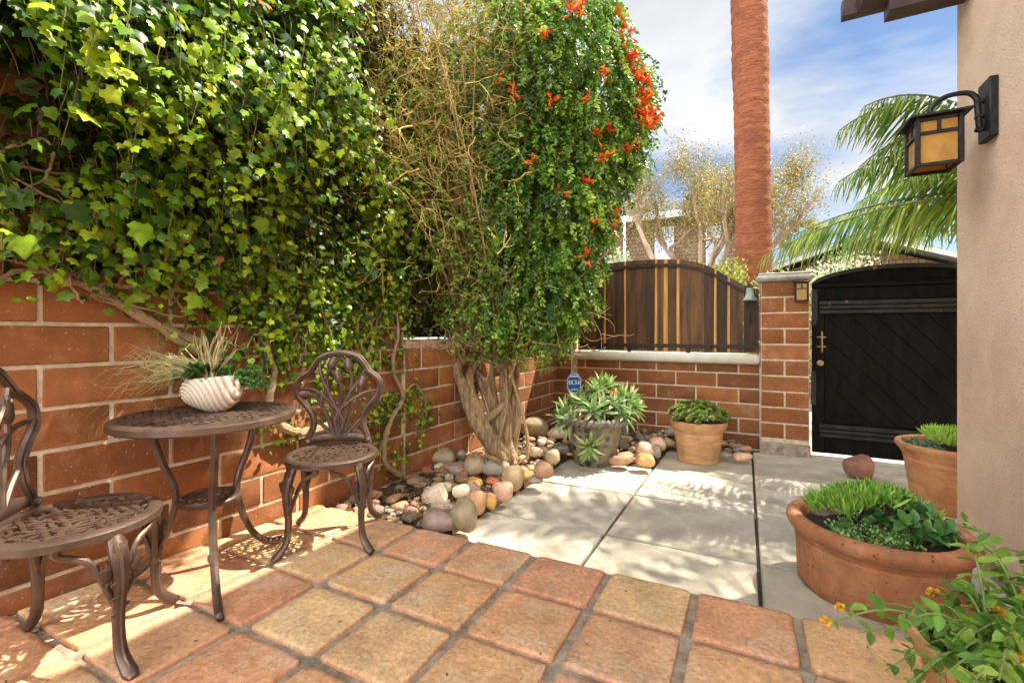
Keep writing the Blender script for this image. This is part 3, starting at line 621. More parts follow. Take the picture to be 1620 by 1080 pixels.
ch.location = (-1.775, 0.612, 0.042); ch.rotation_euler = (0, 0, math.radians(50))
ch2 = copy_tree(ch); ch2['label'] = 'bronze bistro chair between the round table and the rock bed, in shade'
ch2.location = (-1.74, 1.525, 0.022); ch2.rotation_euler = (0, 0, math.radians(-51.4))

tb = thing('bistro_table', 'round cast metal bistro table with openwork top and three curved legs', 'table', (-1.875, 1.045, 0.033), math.radians(-24))
m = MB(); Z = .645; m.lathe([(.270, Z - .012), (.272, Z), (.278, Z + .004), (.300, Z + .002), (.308, Z - .004), (.309, Z - .024), (.302, Z - .030), (.278, Z - .014), (.270, Z - .012)], 80); lattice(m, .272, .272, Z - .003, 9, step=.033, wid=.0105); m.lathe([(.0005, Z - .004), (.036, Z - .002), (.044, Z - .008), (.0005, Z - .010)], 20); m.build('tabletop', M['bronze'], tb)
m = MB(); Z = .318; m.lathe([(.086, Z - .006), (.088, Z + .006), (.104, Z + .006), (.110, Z), (.108, Z - .012), (.095, Z - .012), (.086, Z - .006)], 40); lattice(m, .088, .088, Z, 11, step=.03, wid=.0075); m.build('shelf', M['bronze'], tb)
for k in range(3):
    a = k * 2 * math.pi / 3 + math.radians(0); d = np.array([math.cos(a), math.sin(a), 0])
    R_ = [(.205, .628), (.196, .56), (.165, .46), (.128, .38), (.116, .318), (.128, .25), (.17, .14), (.235, .055), (.300, .018), (.335, .012)]
    m = MB(); P = curve([d * r + np.array([0, 0, z]) for r, z in R_], 40); m.tube(P, lin([.012, .012, .012, .012, .012, .013, .014, .012], 40), 8, flat=1.2); tg = np.array([-d[1], d[0], 0])
    for q in (-1, 1): m.tube(P[:36] + tg * q * .009 + d * .006, .005, 6)
    m.tube([P[-1] - d * .01, P[-1] + d * .004, P[-1] + d * .010 + np.array([0, 0, .004])], [.012, .014, .006], 8); m.tube([d * .21 + np.array([0, 0, .628]), d * .10 + np.array([0, 0, .628])], .009, 6); m.build('leg', M['bronze'], tb)

# ------------------------------------------------------------------ leaf templates
IVY_V = np.array([(0, .30, 0)] + [(0, 0, -.02), (.26, -.14, -.09), (.52, .06, -.16), (.42, .27, -.06), (.54, .52, -.17), (.29, .62, -.05), (.03, 1.0, -.14), (-.27, .63, -.05), (-.55, .50, -.17), (-.41, .28, -.06), (-.50, .08, -.16), (-.26, -.14, -.09)], float)
IVY_F = np.array([(0, i, i % 12 + 1) for i in range(1, 13)])
def oval(k=5, w=.5, curl=-.12, cup=.1, point=1.0, base=.0):      # two-sided leaf with a midrib fold and a bend along its length
    ts = np.linspace(0, 1, k); V = []
    for t in ts:
        ww = w * (math.sin(math.pi * min(1, t ** .8)) ** point + base * (1 - t)); z = curl * t * t
        V += [(-ww, t, z + cup * ww), (0, t, z), (ww, t, z + cup * ww)]
    F = []
    for i in range(k - 1):
        a = i * 3; F += [(a, a + 1, a + 4, a + 3), (a + 1, a + 2, a + 5, a + 4)]
    return np.array(V), np.array(F)
OV_V, OV_F = oval(4, .34, -.10, .25)
OVS_V, OVS_F = oval(3, .30, -.1, .3)
STRAP_V, STRAP_F = oval(5, .10, -.22, .5, .6, .9)
BLADE_V, BLADE_F = oval(6, .02, -.35, .3, .5, .8)
FING_V, FING_F = oval(4, .065, .10, .6, .5, .9)
def rcol(n, cols, w=None, var=.15, r=rng):
    cols = np.array(cols); i = r.choice(len(cols), n, p=None if w is None else np.array(w) / np.sum(w)); return cols[i] * r.uniform(1 - var, 1 + var, (n, 1))
def rdir(n, r=rng): return nrm(r.normal(size=(n, 3)))

# ------------------------------------------------------------------ shell planter on the table
sp = thing('shell_planter', 'white ribbed clam shell planter on the bistro table', 'planter', (-1.925, 1.075, 0.680), math.radians(27))
m = MB(); n, k = 110, 64; V = []; SC_ = []
for i in range(k):
    v = i / (k - 1); a = -math.pi / 2 + v * (math.pi * .5 + .72)
    for j in range(n):
        th = 2 * math.pi * j / n; x = math.cos(th); y = math.sin(th); rr = math.cos(a) if a < 0 else math.cos(a * .9)
        ex = .112 * (1 + .10 * x); SC_.append(math.hypot(x * rr + .62, (math.sin(a)) * .75 + .42) * 44 + .8 * y); u_ = math.hypot(x * rr + .62, (math.sin(a)) * .75 + .42)
        rib = 1 + .026 * math.sin(u_ * 44 + .8 * y) * min(1, rr * 1.2) * max(0, min(1, (.95 - a) / .5))
        V.append((ex * x * rr * rib, .085 * y * rr * rib, .082 + .082 * math.sin(a) * (1 + .16 * x)))
V = np.array(V); F = [(i * n + j, i * n + (j + 1) % n, (i + 1) * n + (j + 1) % n, (i + 1) * n + j) for i in range(k - 1) for j in range(n)]
V[:, 2] = np.maximum(V[:, 2], 0.0)
g_ = np.clip(.5 + .5 * np.sin(np.array(SC_)), 0, 1)[:, None] ** .6; m.add(V, np.array(F), 0, np.array((.50, .40, .29)) * (1 - g_) + np.array((1.05, 1.03, 1.0)) * g_); m.build('shell', M['shell'], sp, angle=0)
m = MB(); m.lathe([(.0005, .108), (.05, .110), (.078, .106)], 20, rfun=lambda th, z: (1 + .3 * np.cos(th) ** 2)[None, :] * np.ones((len(z), 1))); V = m.V[0]; V[:, 1] *= .7; m.build('soil', M['potsoil'], sp)
pl = thing('succulent_arrangement', 'small green succulents and trailing sprigs filling the shell planter', 'plant', (-1.925, 1.075, 0.79))
m = MB(); r = np.random.default_rng(21)
for q in range(26):                                            # jade-like rosettes
    c = np.array([r.uniform(-.10, .03), r.uniform(-.06, .05), r.uniform(.01, .07)]); c = CR * c[0] + CF * c[1] + np.array([0, 0, c[2]]); n = 11
    a = r.uniform(0, 6.28) + np.arange(n) * 2.4; el = np.linspace(.15, 1.1, n); tip = np.c_[np.cos(a) * np.cos(el), np.sin(a) * np.cos(el), np.sin(el)]
    m.scatter(OV_V, OV_F, c + tip * .004, tip, np.tile([0, 0, 1.0], (n, 1)) - tip * .3, r.uniform(.024, .036), rcol(n, [(.07, .16, .045), (.11, .22, .07), (.05, .12, .04)], r=r))
m.build('rosettes', M['fat'], pl)
m = MB(); st = MB()
for q in range(60):
    b = CR * r.uniform(.02, .10) + CF * .03 + CF * r.uniform(-.05, .06); d = nrm(CR * r.uniform(.0, 1.1) + CF * r.uniform(-.1, .8) + np.array([0, 0, r.uniform(.2, 1.4)])); L = r.uniform(.06, .15)
    P = np.array([b + d * L * t + np.array([0, 0, -.05 * t * t * L / .1]) for t in np.linspace(0, 1, 8)]); st.tube(P, .0016, 4, col=(.10, .15, .05)); n = 36; i = r.integers(1, 8, n)
    tip = nrm(rdir(n, r) + d * .6); m.scatter(OVS_V, OVS_F, P[i], tip, rdir(n, r), r.uniform(.010, .018, n), rcol(n, [(.06, .17, .035), (.10, .25, .05), (.16, .32, .08)], r=r))
m.build('sprigs', M['leaf'], pl); st.build('stems', M['wood'], pl)
ag = thing('air_plant', 'pale straw coloured grassy tuft sweeping left out of the shell planter', 'plant', (-1.925, 1.075, 0.805))
m = MB()
for q in range(150):
    s_ = r.uniform() ** .8; az = r.uniform(-.5, .5); L = r.uniform(.20, .43); b = CR * r.uniform(-.03, .03) + CF * r.uniform(-.02, .02)
    d0 = nrm(CR * (-.75 - .3 * s_) + CF * az + np.array([0, 0, r.uniform(.25, 1.0)]))
    if q > 118: d0 = nrm(CR * r.uniform(-.4, .55) + CF * az + np.array([0, 0, 1.3]))
    P = np.array([b + d0 * L * t + np.array([0, 0, -1]) * r.uniform(.08, .16) * t ** 2.2 * (L / .25) for t in np.linspace(0, 1, 9)])
    c = np.array([(.74, .66, .36), (.58, .58, .24), (.82, .76, .50)][r.integers(3)]) * r.uniform(.8, 1.1); m.tube(P, lin([.0034, .0030, .0020, .0006], 9), 4, col=c, cap=False, flat=.5)
m.build('blades', M['leaf'], ag)

# ------------------------------------------------------------------ pots
def pot(name, label, loc, prof, soil_r, soil_z, mt, n=72, rfun=None, label_group=None):
    t = thing(name, label, 'pot', loc, group=label_group)
    m = MB(); m.lathe(prof, n, rfun=rfun); m.build('pot_body', mt, t, angle=50)
    m = MB(); th = np.linspace(0, 2 * math.pi, 25)[:-1]
    rr = np.linspace(0.002, soil_r, 7); V = np.array([(a * math.cos(q), a * math.sin(q), soil_z + random.uniform(-.006, .006)) for a in rr for q in th]); F = [(i * 24 + j, i * 24 + (j + 1) % 24, (i + 1) * 24 + (j + 1) % 24, (i + 1) * 24 + j) for i in range(6) for j in range(24)]
    m.add(V, np.array(F)); m.build('soil', M['potsoil'], t); return t
BX, BY = 0.50, 2.482; BZ = zc(BX, BY) - 0.001
big = pot('terracotta_pot', 'very large worn terracotta bowl pot with thick rounded rim, full of succulents', (BX, BY, BZ),
    [(.01, .0), (.362, .0), (.376, .012), (.379, .06), (.382, .14), (.387, .22), (.390, .236), (.386, .244), (.392, .252), (.398, .268), (.412, .280), (.428, .296), (.434, .316), (.428, .338), (.408, .352), (.384, .354), (.360, .346), (.348, .328), (.340, .29), (.33, .24)], .335, .300, M['terra2'], 96)
big.scale = (.765, .765, .86)
RX_, RY_ = 1.20, 3.93; RZ = zc(RX_, RY_)
pot('terracotta_pot', 'orange terracotta pot half hidden behind the stucco corner', (RX_, RY_, RZ), [(.01, 0), (.20, 0), (.212, .01), (.232, .16), (.252, .30), (.256, .32), (.252, .325), (.262, .34), (.275, .365), (.292, .385), (.300, .402), (.296, .418), (.280, .424), (.262, .416), (.256, .39), (.25, .33)], .258, .385, M['terra'], 72)
MX, MY = -0.392, 4.52; MZ = zc(MX, MY)
pot('terracotta_pot', 'pale orange flared terracotta pot on the slab edge before the low wall', (MX, MY, MZ), [(.01, 0), (.172, 0), (.182, .006), (.185, .022), (.178, .03), (.182, .06), (.196, .16), (.212, .272), (.210, .278), (.222, .29), (.240, .325), (.250, .362), (.249, .378), (.236, .380), (.225, .36), (.21, .31)], .228, .352, M['terra3'], 72)
AX, AY = -1.22, 3.99; AZ = zc(AX, AY) - .005
def rope(th, z): return 1 + (.022 * np.sin(26 * th[None, :] + z[:, None] * 60)) * ((z > .375) & (z < .435))[:, None] + (.03 * np.abs(np.sin(8 * th))[None, :]) * ((z > .20) & (z < .25))[:, None]
ap = pot('mosaic_pot', 'concrete pot set with pebbles and a twisted rope rim, holding aloes', (AX, AY, AZ), [(.01, 0), (.165, 0), (.172, .01), (.19, .08), (.212, .16), (.218, .195), (.224, .205), (.240, .215), (.243, .225), (.238, .236), (.232, .245), (.25, .31), (.262, .365), (.268, .375), (.296, .385), (.308, .405), (.300, .428), (.278, .436), (.262, .42), (.25, .36)], .262, .395, M['mosaic'], 160, rfun=rope)
m = MB(); 
for k in range(40):
    a = k / 40 * 2 * math.pi; c0 = np.array([math.cos(a), math.sin(a), 0]); tg = np.array([-c0[1], c0[0], 0])
    P = [c0 * .270 + tg * -.022 + np.array([0, 0, .385]), c0 * .306 + tg * -.010 + np.array([0, 0, .395]), c0 * .312 + tg * .012 + np.array([0, 0, .420]), c0 * .285 + tg * .028 + np.array([0, 0, .438])]
    m.tube(curve(P, 8), lin([.013, .020, .020, .012], 8), 6)
m.build('rope_rim', M['rope'], ap)
LX, LY = 0.53, 1.37; LZ = zt(LX, LY)
pot('clay_pot', 'small clay pot at the bottom right edge holding the yellow flowered lantana', (LX, LY, LZ), [(.01, 0), (.13, 0), (.138, .01), (.168, .20), (.172, .208), (.184, .214), (.19, .235), (.186, .252), (.176, .254), (.168, .24), (.16, .20)], .168, .22, M['terra3'], 64)

# aloes
al = thing('aloe_clump', 'clump of spiky pale green aloes spilling over the pebble mosaic pot', 'plant', (AX, AY, AZ + .41)); r = np.random.default_rng(4)
heads = [(-.12, -.06, .16), (-.26, .05, .14), (-.16, .10, .22), (.02, .10, .30), (.10, .12, .30), (.20, .04, .22), (.24, -.06, .16), (.10, -.10, .17), (.0, -.12, .15), (-.08, -.16, .12), (.16, -.16, .10), (.30, .02, .12), (-.02, .0, .26), (.27, .06, .20), (-.22, -.12, .07), (-.13, -.29, -.12), (.05, .2, .24), (.22, -.02, .12), (-.30, -.02, .08)]
m = MB(); st = MB()
for hx, hy, hz in heads:
    hx = hx + .045 if hx > -.2 else hx * .9; hz = hz - .045 - (.05 if hx < -.1 and hz > 0 else 0)
    c = CR * hx + CF * hy + np.array([0, 0, hz]); ax = nrm(CR * hx * 1.2 + CF * hy * 1.2 + np.array([0, 0, .32 if hz > -.1 else -.3])); n = 26
    st.tube(curve([c * .25 - np.array([0, 0, .03]), c * .7 + np.array([0, 0, .02 if hz > 0 else .10]), c], 8), .010, 6, col=(.30, .22, .12))
    a = np.arange(n) * 2.4 + r.uniform(0, 6); el = np.linspace(-.35, 1.35, n); u = nrm(np.cross(ax, [.3, .2, 1.1])); v = np.cross(ax, u)
    tip = nrm((np.cos(a) * np.cos(el))[:, None] * u + (np.sin(a) * np.cos(el))[:, None] * v + np.sin(el)[:, None] * ax + r.normal(0, .12, (n, 3)))
    col = rcol(n, [(.26, .40, .13), (.38, .52, .20), (.52, .62, .32), (.18, .30, .09)], r=r); col[:3] = (.34, .24, .12)
    m.scatter(STRAP_V, STRAP_F, c + tip * .008, tip, nrm(ax[None] + tip * -.2), r.uniform(.12, .18, n), col, wid=.75)
m.build('leaves', M['fat'], al); st.build('stems', M['wood'], al)
for hx, hy, hz in ((.12, -.13, .25), (.0, -.14, .2), (-.14, -.22, .05), (.17, -.1, .24)):
    m = MB(); c = CR * hx + CF * hy + np.array([0, 0, hz]); n = 14; tip = nrm(rdir(n, r) + np.array([0, 0, .6])); m.scatter(OVS_V, OVS_F, np.tile(c, (n, 1)), tip, rdir(n, r), .028, rcol(n, [(.70, .16, .03), (.75, .28, .08)], r=r)); m.build('flower', M['petal'], al)

# dome of small rosettes in the flared pot
dm = thing('succulent_dome', 'dense low dome of dark green rosettes in the flared orange pot', 'plant', (MX, MY, MZ + .35)); m = MB(); r = np.random.default_rng(9)
for q in range(150):
    v = math.sqrt(r.uniform()); a = r.uniform(0, 6.283); x, y = .262 * v * math.cos(a), .262 * v * math.sin(a); z = .03 + .15 * (1 - v ** 2.2) ** .7 + r.uniform(-.01, .01)
    ax = nrm(np.array([x * 2.4, y * 2.4, .5])); c = np.array([x, y, z]); n = 24; aa = np.arange(n) * 2.4 + r.uniform(0, 6); el = np.linspace(-.2, 1.4, n); u = nrm(np.cross(ax, [.3, 1, .1])); w = np.cross(ax, u)
    tip = nrm((np.cos(aa) * np.cos(el))[:, None] * u + (np.sin(aa) * np.cos(el))[:, None] * w + np.sin(el)[:, None] * ax)
    base = np.array([(.18, .25, .035), (.25, .32, .05), (.13, .19, .035)][r.integers(3)])[None] * (0.75 + .75 * np.linspace(0, 1, n) ** 2)[:, None]; base[:5] = base[:5] * .5 + np.array([.16, .11, .05]) * .5
    m.scatter(OVS_V, OVS_F, c + tip * .003, tip, np.tile(ax, (n, 1)), r.uniform(.028, .036), base, wid=.8)
m.build('rosettes', M['fat'], dm)

# big pot planting: three plants
r = np.random.default_rng(14); SZ = BZ + .256
p1 = thing('chalksticks', 'bright lime green upright finger leaved succulent at the back of the big pot', 'plant', (BX, BY, SZ)); m = MB()
for q in range(180):
    b = CR * r.uniform(-.22, .27) + CF * r.uniform(-.06, .25); b = b * min(1, .30 / (np.linalg.norm(b) + 1e-6)); h = .15 * (1 - (np.linalg.norm(b) / .33) ** 2) + .012; n = 11
    c = b + np.array([0, 0, h]); tip = nrm(r.normal(0, .45, (n, 3)) * [1, 1, .3] + b * 1.8 + np.array([0, 0, 1.0]))
    m.scatter(FING_V, FING_F, np.tile(c, (n, 1)) + r.normal(0, .008, (n, 3)), tip, rdir(n, r), r.uniform(.05, .10, n), rcol(n, [(.24, .45, .05), (.34, .54, .10), (.15, .32, .04)], r=r))
m.build('leaves', M['fat'], p1)
p2 = thing('jade_plant', 'dark green broad leaved succulent at the front right of the big pot', 'plant', (BX, BY, SZ)); m = MB(); st = MB()
for q in range(34):
    b = CR * r.uniform(-.03, .27) + CF * r.uniform(-.27, .06); b = b * min(1, .29 / (np.linalg.norm(b) + 1e-6)); h = r.uniform(.04, .21) * (1.15 - .8 * np.linalg.norm(b) / .33); c = b + np.array([0, 0, h]); ax = nrm(b * 1.6 + np.array([0, 0, .5]) + r.normal(0, .15, 3)); n = 9
    st.tube([b * .9, b * .96 + np.array([0, 0, h * .5]), c], [.007, .006, .004], 5, col=(.16, .13, .06)); a = np.arange(n) * 2.2 + r.uniform(0, 6); el = np.linspace(-.1, 1.2, n); u = nrm(np.cross(ax, [.3, 1, .1])); w = np.cross(ax, u)
    tip = nrm((np.cos(a) * np.cos(el))[:, None] * u + (np.sin(a) * np.cos(el))[:, None] * w + np.sin(el)[:, None] * ax); V_, F_ = oval(5, .36, -.12, .3, .8)
    m.scatter(V_, F_, c + tip * .005, tip, nrm(ax[None] - tip * .2), r.uniform(.045, .08, n), rcol(n, [(.06, .17, .045), (.10, .24, .06), (.17, .33, .09)], r=r))
m.build('leaves', M['fat'], p2); st.build('stems', M['wood'], p2)
p3 = thing('stonecrop', 'small leaved mounding stonecrop at the left side of the big pot', 'plant', (BX, BY, SZ)); m = MB()
for q in range(150):
    b = CR * r.uniform(-.31, .05) + CF * r.uniform(-.28, .03); b = b * min(1, .315 / (np.linalg.norm(b) + 1e-6)); c = b + np.array([0, 0, r.uniform(.0, .075) * (1.2 - np.linalg.norm(b) / .34)]); n = 14; tip = nrm(rdir(n, r) + np.array([0, 0, .8]))
    m.scatter(OVS_V, OVS_F, c + tip * .006 + r.normal(0, .009, (n, 3)), tip, nrm(rdir(n, r) * .6 + np.array([0, 0, 1])), r.uniform(.012, .024, n), rcol(n, [(.11, .24, .06), (.20, .36, .10), (.32, .46, .19), (.26, .19, .07)], w=[4, 4, 2, .5], r=r), wid=1.25)
m.build('leaves', M['fat'], p3)
for q in (p1, p2, p3): q.scale = (.775, .775, .85)
# pot by the corner
p4 = thing('chalksticks', 'lime green spiky succulent in the half hidden orange pot', 'plant', (RX_, RY_, RZ + .385)); m = MB()
for q in range(80):
    b = np.array([r.uniform(-.13, .22), r.uniform(-.22, .2), 0]); n = 12; c = b + np.array([0, 0, .06]); tip = nrm(r.normal(0, .35, (n, 3)) + b * 1.5 + np.array([0, 0, 1.0]))
    m.scatter(FING_V, FING_F, np.tile(c, (n, 1)), tip, rdir(n, r), r.uniform(.05, .09, n), rcol(n, [(.30, .52, .07), (.42, .62, .12)], r=r))
for q in range(30):
    c = np.array([r.uniform(-.24, -.08), r.uniform(-.18, .15), .012]); n = 10; tip = nrm(rdir(n, r) + np.array([0, 0, .7])); m.scatter(OV_V, OV_F, np.tile(c, (n, 1)), tip, rdir(n, r), .028, rcol(n, [(.14, .24, .14), (.20, .30, .18)], r=r))
m.build('leaves', M['fat'], p4)

# lantana at the bottom right
la = thing('lantana', 'sprawling leafy plant with small yellow flower heads at the bottom right', 'plant', (LX, LY, LZ + .22)); m = MB(); st = MB(); fl = MB(); r = np.random.default_rng(33); bpy.context.view_layer.update()
LV, LF = oval(5, .30, -.15, .22, .9)
tips = [((1330, 962), 1.35, 1), ((1306, 985), 1.22, 1), ((1360, 1000), 1.2, 0), ((1478, 940), 1.15, 1), ((1545, 968), 1.05, 1), ((1582, 972), 1.0, 1), ((1607, 1045), .85, 1), ((1520, 815), 1.25, 0), ((1542, 850), 1.1, 0), ((1618, 905), 1.0, 0), ((1560, 885), 1.2, 0), ((1400, 1060), 1.05, 0),
        ((1450, 1000), 1.05, 0), ((1500, 1020), .95, 0), ((1560, 1040), .9, 0), ((1640, 960), .95, 0), ((1500, 930), 1.1, 0), ((1610, 940), 1.1, 1), ((1430, 1085), .95, 0), ((1480, 1075), .9, 0), ((1660, 1000), .85, 0), ((1590, 1010), .85, 0), ((1580, 1075), .80, 0), ((1530, 1085), .82, 0), ((1460, 965), 1.12, 0), ((1540, 1000), 0.95, 0), ((1625, 870), 1.05, 0)]
for k in range(2):
    for (px, py), d, f in tips:
        if k and (f or r.uniform() < .25): continue
        e_ = at_d(px + (r.normal(0, 26) if k else 0), py + (abs(r.normal(0, 26)) if k else 0), d * (1 + (r.normal(0, .04) if k else 0))); b = np.array([LX + r.uniform(-.06, .06), LY + r.uniform(-.06, .06), LZ + .22]); mid = b * .45 + e_ * .55 + np.array([0, 0, .06])
        P = curve([b, mid, e_], 26); st.tube(P, lin([.0036, .003, .0016], 26), 5, col=(.20, .30, .08)); T = nrm(np.gradient(P, axis=0))
        for i in range(5, 26, 3):
            sd = nrm(np.cross(T[i], rdir(1, r)[0])); 
            for s_ in (-1, 1):
                if r.uniform() < .1: continue
                tip = nrm(sd * s_ + T[i] * .45 + np.array([0, 0, -.1])); pos = P[i][None]; L = r.uniform(.028, .052) * (1.1 - .35 * i / 26)
                m.scatter(LV, LF, pos, tip[None], np.array([[r.normal(0, .3), r.normal(0, .3), 1.0]]), L, rcol(1, [(.16, .32, .04), (.24, .42, .06), (.34, .50, .09), (.10, .22, .035)], r=r))
        if f and k == 0:
            fl = MB(); n = 26; dd = rdir(n, r); dd[:, 2] = np.abs(dd[:, 2]); fl.scatter(OV_V, OV_F, e_ + dd * .008, nrm(dd + r.normal(0, .4, (n, 3))), dd, .011, rcol(n, [(.85, .50, .03), (.90, .62, .06), (.80, .36, .03)], r=r), wid=1.5); sub(fl, 'flower_head', M['petal'], la)
for mb, nm, mt in ((m, 'leaves', 'leaf'), (st, 'stems', 'wood')): sub(mb, nm, M[mt], la)

# ------------------------------------------------------------------ stones of the bed
def stone_mesh(seed, sq=2.4, ang=0.0):
    r_ = np.random.default_rng(seed); nu, nv = 22, 13; V = []
    ph = r_.uniform(0, 6.28, 6); am = r_.uniform(.04, .11, 6)
    for i in range(nv):
        b = -math.pi / 2 + math.pi * i / (nv - 1)
        for j in range(nu):
            a = 2 * math.pi * j / nu; d = np.array([math.cos(b) * math.cos(a), math.cos(b) * math.sin(a), math.sin(b)])
            k = (np.abs(d) ** sq).sum() ** (-1 / sq); rr = k * (1 + am[0] * math.sin(2 * d[0] * 2 + ph[0]) + am[1] * math.sin(3 * d[1] + ph[1]) + am[2] * math.sin(3 * d[2] + ph[2]) + am[3] * math.sin(4 * d[0] + 3 * d[1] + ph[3]))
            V.append(d * rr)
    V = np.array(V)
    if ang: V = np.sign(V) * np.minimum(np.abs(V), r_.uniform(.62, .82, 3)) * 1.2
    F = [(i * nu + j, i * nu + (j + 1) % nu, (i + 1) * nu + (j + 1) % nu, (i + 1) * nu + j) for i in range(nv - 1) for j in range(nu)]
    return V, np.array(F)
SHAPES = [stone_mesh(s, q) for s, q in ((1, 2.0), (2, 2.3), (3, 2.6), (4, 2.2), (5, 2.1), (6, 2.9))] + [stone_mesh(7, 3.5, 1)]
GREY, OLIVE, MAUVE, TAN, PEACH, PINK, OCHRE, RED, PALE, SLATE, DARK, BROWN = (.24, .215, .175), (.26, .21, .125), (.27, .19, .155), (.38, .275, .16), (.52, .31, .175), (.54, .34, .24), (.46, .28, .10), (.42, .12, .055), (.60, .51, .38), (.13, .145, .165), (.11, .10, .085), (.33, .19, .11)
sr = np.random.default_rng(77); placed = []
def stone(px, py, w, h, col, label, shape=None, mound=.05, cat='stone', group='river stones of the rock bed', name='river_stone', deep=None, tilt=None):
    p = on_bed(px, py + h * .5, mound); d = depth(p[0], p[1]); s = d / 720.0; rx = w * s / 2; rz = h * s / 2 * .86; ry = (deep or sr.uniform(.80, 1.1)) * (rx * .65 + rz * .35)
    c = p + CF * ry * .55; c[2] = p[2] + rz * .93
    V, F = SHAPES[shape if shape is not None else sr.integers(6)]
    m = MB(); a = tilt if tilt is not None else sr.uniform(-.22, .22); ca, sa = math.cos(a), math.sin(a)
    X = V * [rx, ry, rz]; X = np.c_[X[:, 0] * ca - X[:, 2] * sa, X[:, 1], X[:, 0] * sa + X[:, 2] * ca]
    X = X[:, 0:1] * CR + X[:, 1:2] * CF + X[:, 2:3] * np.array([0, 0, 1.0])
    jit = np.array(col) * sr.uniform(1.08, 1.28); m.add(X, F, 0, jit); o = m.build(name, M['stone'], angle=55 if shape == 6 else 0); o.location = c
    tag(o, label, cat, group); placed.append((c[0], c[1], max(rx, ry))); return o
ST = [
 (692, 724, 52, 36, OLIVE, 'big flat topped olive boulder at the foot of the block wall, left bed'), (724, 719, 25, 20, GREY, 'grey rounded stone just right of the olive boulder'), (749, 735, 32, 34, OLIVE, 'upright olive stone with an ochre stain in the middle of the bed'),
 (720, 746, 53, 27, MAUVE, 'long purplish grey stone lying in front of the olive boulder'), (694, 740, 17, 15, PALE, 'small speckled white stone between red brick lump and olive boulder'),
 (661, 763, 36, 22, MAUVE, 'mauve oval stone on the left of the bed below the brick lump'), (784, 722, 29, 19, TAN, 'smooth tan egg stone in front of the trunk base'), (757, 719, 18, 13, BROWN, 'small brown stone left of the tan egg stone'),
 (780, 740, 34, 25, GREY, 'mottled dark grey stone below the tan egg stone'), (811, 755, 37, 40, TAN, 'large rounded tan stone at the slab edge near the trunk'), (796, 777, 33, 32, PINK, 'pinkish round stone touching the slab edge'),
 (779, 761, 23, 15, RED, 'orange red flattened stone among tan ones'), (776, 791, 22, 30, OCHRE, 'ochre upright stone on the slab edge'), (753, 794, 31, 38, PEACH, 'peach coloured upright stone behind the largest boulder'),
 (734, 814, 46, 54, OLIVE, 'largest round grey olive boulder at the corner of terrace and slabs'), (692, 823, 50, 38, MAUVE, 'purplish grey dome stone at the terrace edge'), (729, 778, 26, 30, PALE, 'cream upright stone with grain lines in mid bed'),
 (750, 764, 26, 23, OCHRE, 'ochre lumpy stone above the cream upright one'), (706, 802, 25, 15, GREY, 'flat grey stone wedged behind the dome stone'), (833, 752, 22, 22, OCHRE, 'golden tan round stone beside the large tan one'),
 (861, 744, 34, 25, BROWN, 'reddish tan stone at the inner slab corner'), (847, 758, 27, 15, GREY, 'flat grey green pebble lying on the slab edge'), (845, 676, 50, 36, OLIVE, 'tan boulder behind the trunk beside the mosaic pot'),
 (882, 685, 34, 18, PALE, 'pale sunlit stone between tan boulder and mosaic pot'), (849, 714, 20, 18, TAN, 'tan stone right of the trunk base'), (875, 722, 24, 22, OLIVE, 'olive stone in the shade of the mosaic pot'), (888, 709, 26, 18, DARK, 'dark stone half under the mosaic pot'),
 (628, 777, 31, 17, GREY, 'grey flat stone at the far left of the bed'), (621, 788, 34, 17, OLIVE, 'olive flat stone second from the left edge of the bed'), (630, 805, 32, 20, TAN, 'tan stone half buried at the terrace edge'), (651, 785, 18, 14, SLATE, 'blue grey small stone left of the broken brick'),
 (612, 812, 15, 14, PALE, 'white pebble on the terrace edge by the chair leg'), (604, 800, 18, 16, SLATE, 'blue grey stone by the right chair rear foot'), (546, 789, 38, 18, GREY, 'grey stone behind the chair against the wall'), (595, 787, 36, 17, GREY, 'grey stone behind the right chair rear leg'), (570, 797, 30, 16, MAUVE, 'mauve stone framed between the chair legs'),
 (985, 727, 42, 17, BROWN, 'long grey brown stone on the slab right of the mosaic pot'), (1023, 727, 30, 25, OCHRE, 'round yellowish stone at the slab edge between the two pots'), (1026, 710, 33, 25, PINK, 'pale pink rounded stone behind the yellowish one'), (1042, 701, 28, 26, PINK, 'pinkish upright stone left of the flared pot'),
 (1060, 700, 18, 17, TAN, 'tan stone touching the flared pot on its left'), (989, 695, 30, 15, PINK, 'pink flat stone right of the aloe pot'), (1002, 685, 18, 9, PEACH, 'small peach stone near the back wall'), (1007, 703, 16, 9, PALE, 'white pebble beside the pink stones'), (1040, 713, 16, 22, GREY, 'narrow grey stone in the gap by the flared pot'),
 (1048, 681, 24, 11, BROWN, 'brown flat stone against the low wall'), (1024, 680, 24, 13, GREY, 'speckled grey stone against the low wall'), (1010, 674, 16, 10, DARK, 'dark speckled stone against the wall behind the aloes'), (1142, 701, 22, 16, BROWN, 'brown grey stone right of the flared pot'), (1163, 697, 28, 10, SLATE, 'dark slate flat stone right of the flared pot'),
 (1171, 704, 12, 7, SLATE, 'small navy pebble by the pillar'), (1168, 711, 15, 8, SLATE, 'small blue black pebble in front of the navy one'), (1139, 710, 11, 9, DARK, 'small dark pebble beside the flared pot'), (1151, 719, 25, 11, GREY, 'flat grey stone at the slab edge right of the flared pot'), (1177, 721, 26, 14, PINK, 'tan pink flat stone beside the pillar base'), (1181, 710, 17, 11, BROWN, 'brown stone by the pillar base'),
 (1030, 693, 14, 9, TAN, 'tan small stone behind the pink ones'), (966, 700, 26, 14, TAN, 'tan stone behind the aloe pot, right side')]
for a in ST: stone(*a, mound=.10 if a[0] < 905 and a[1] < 745 else .045)
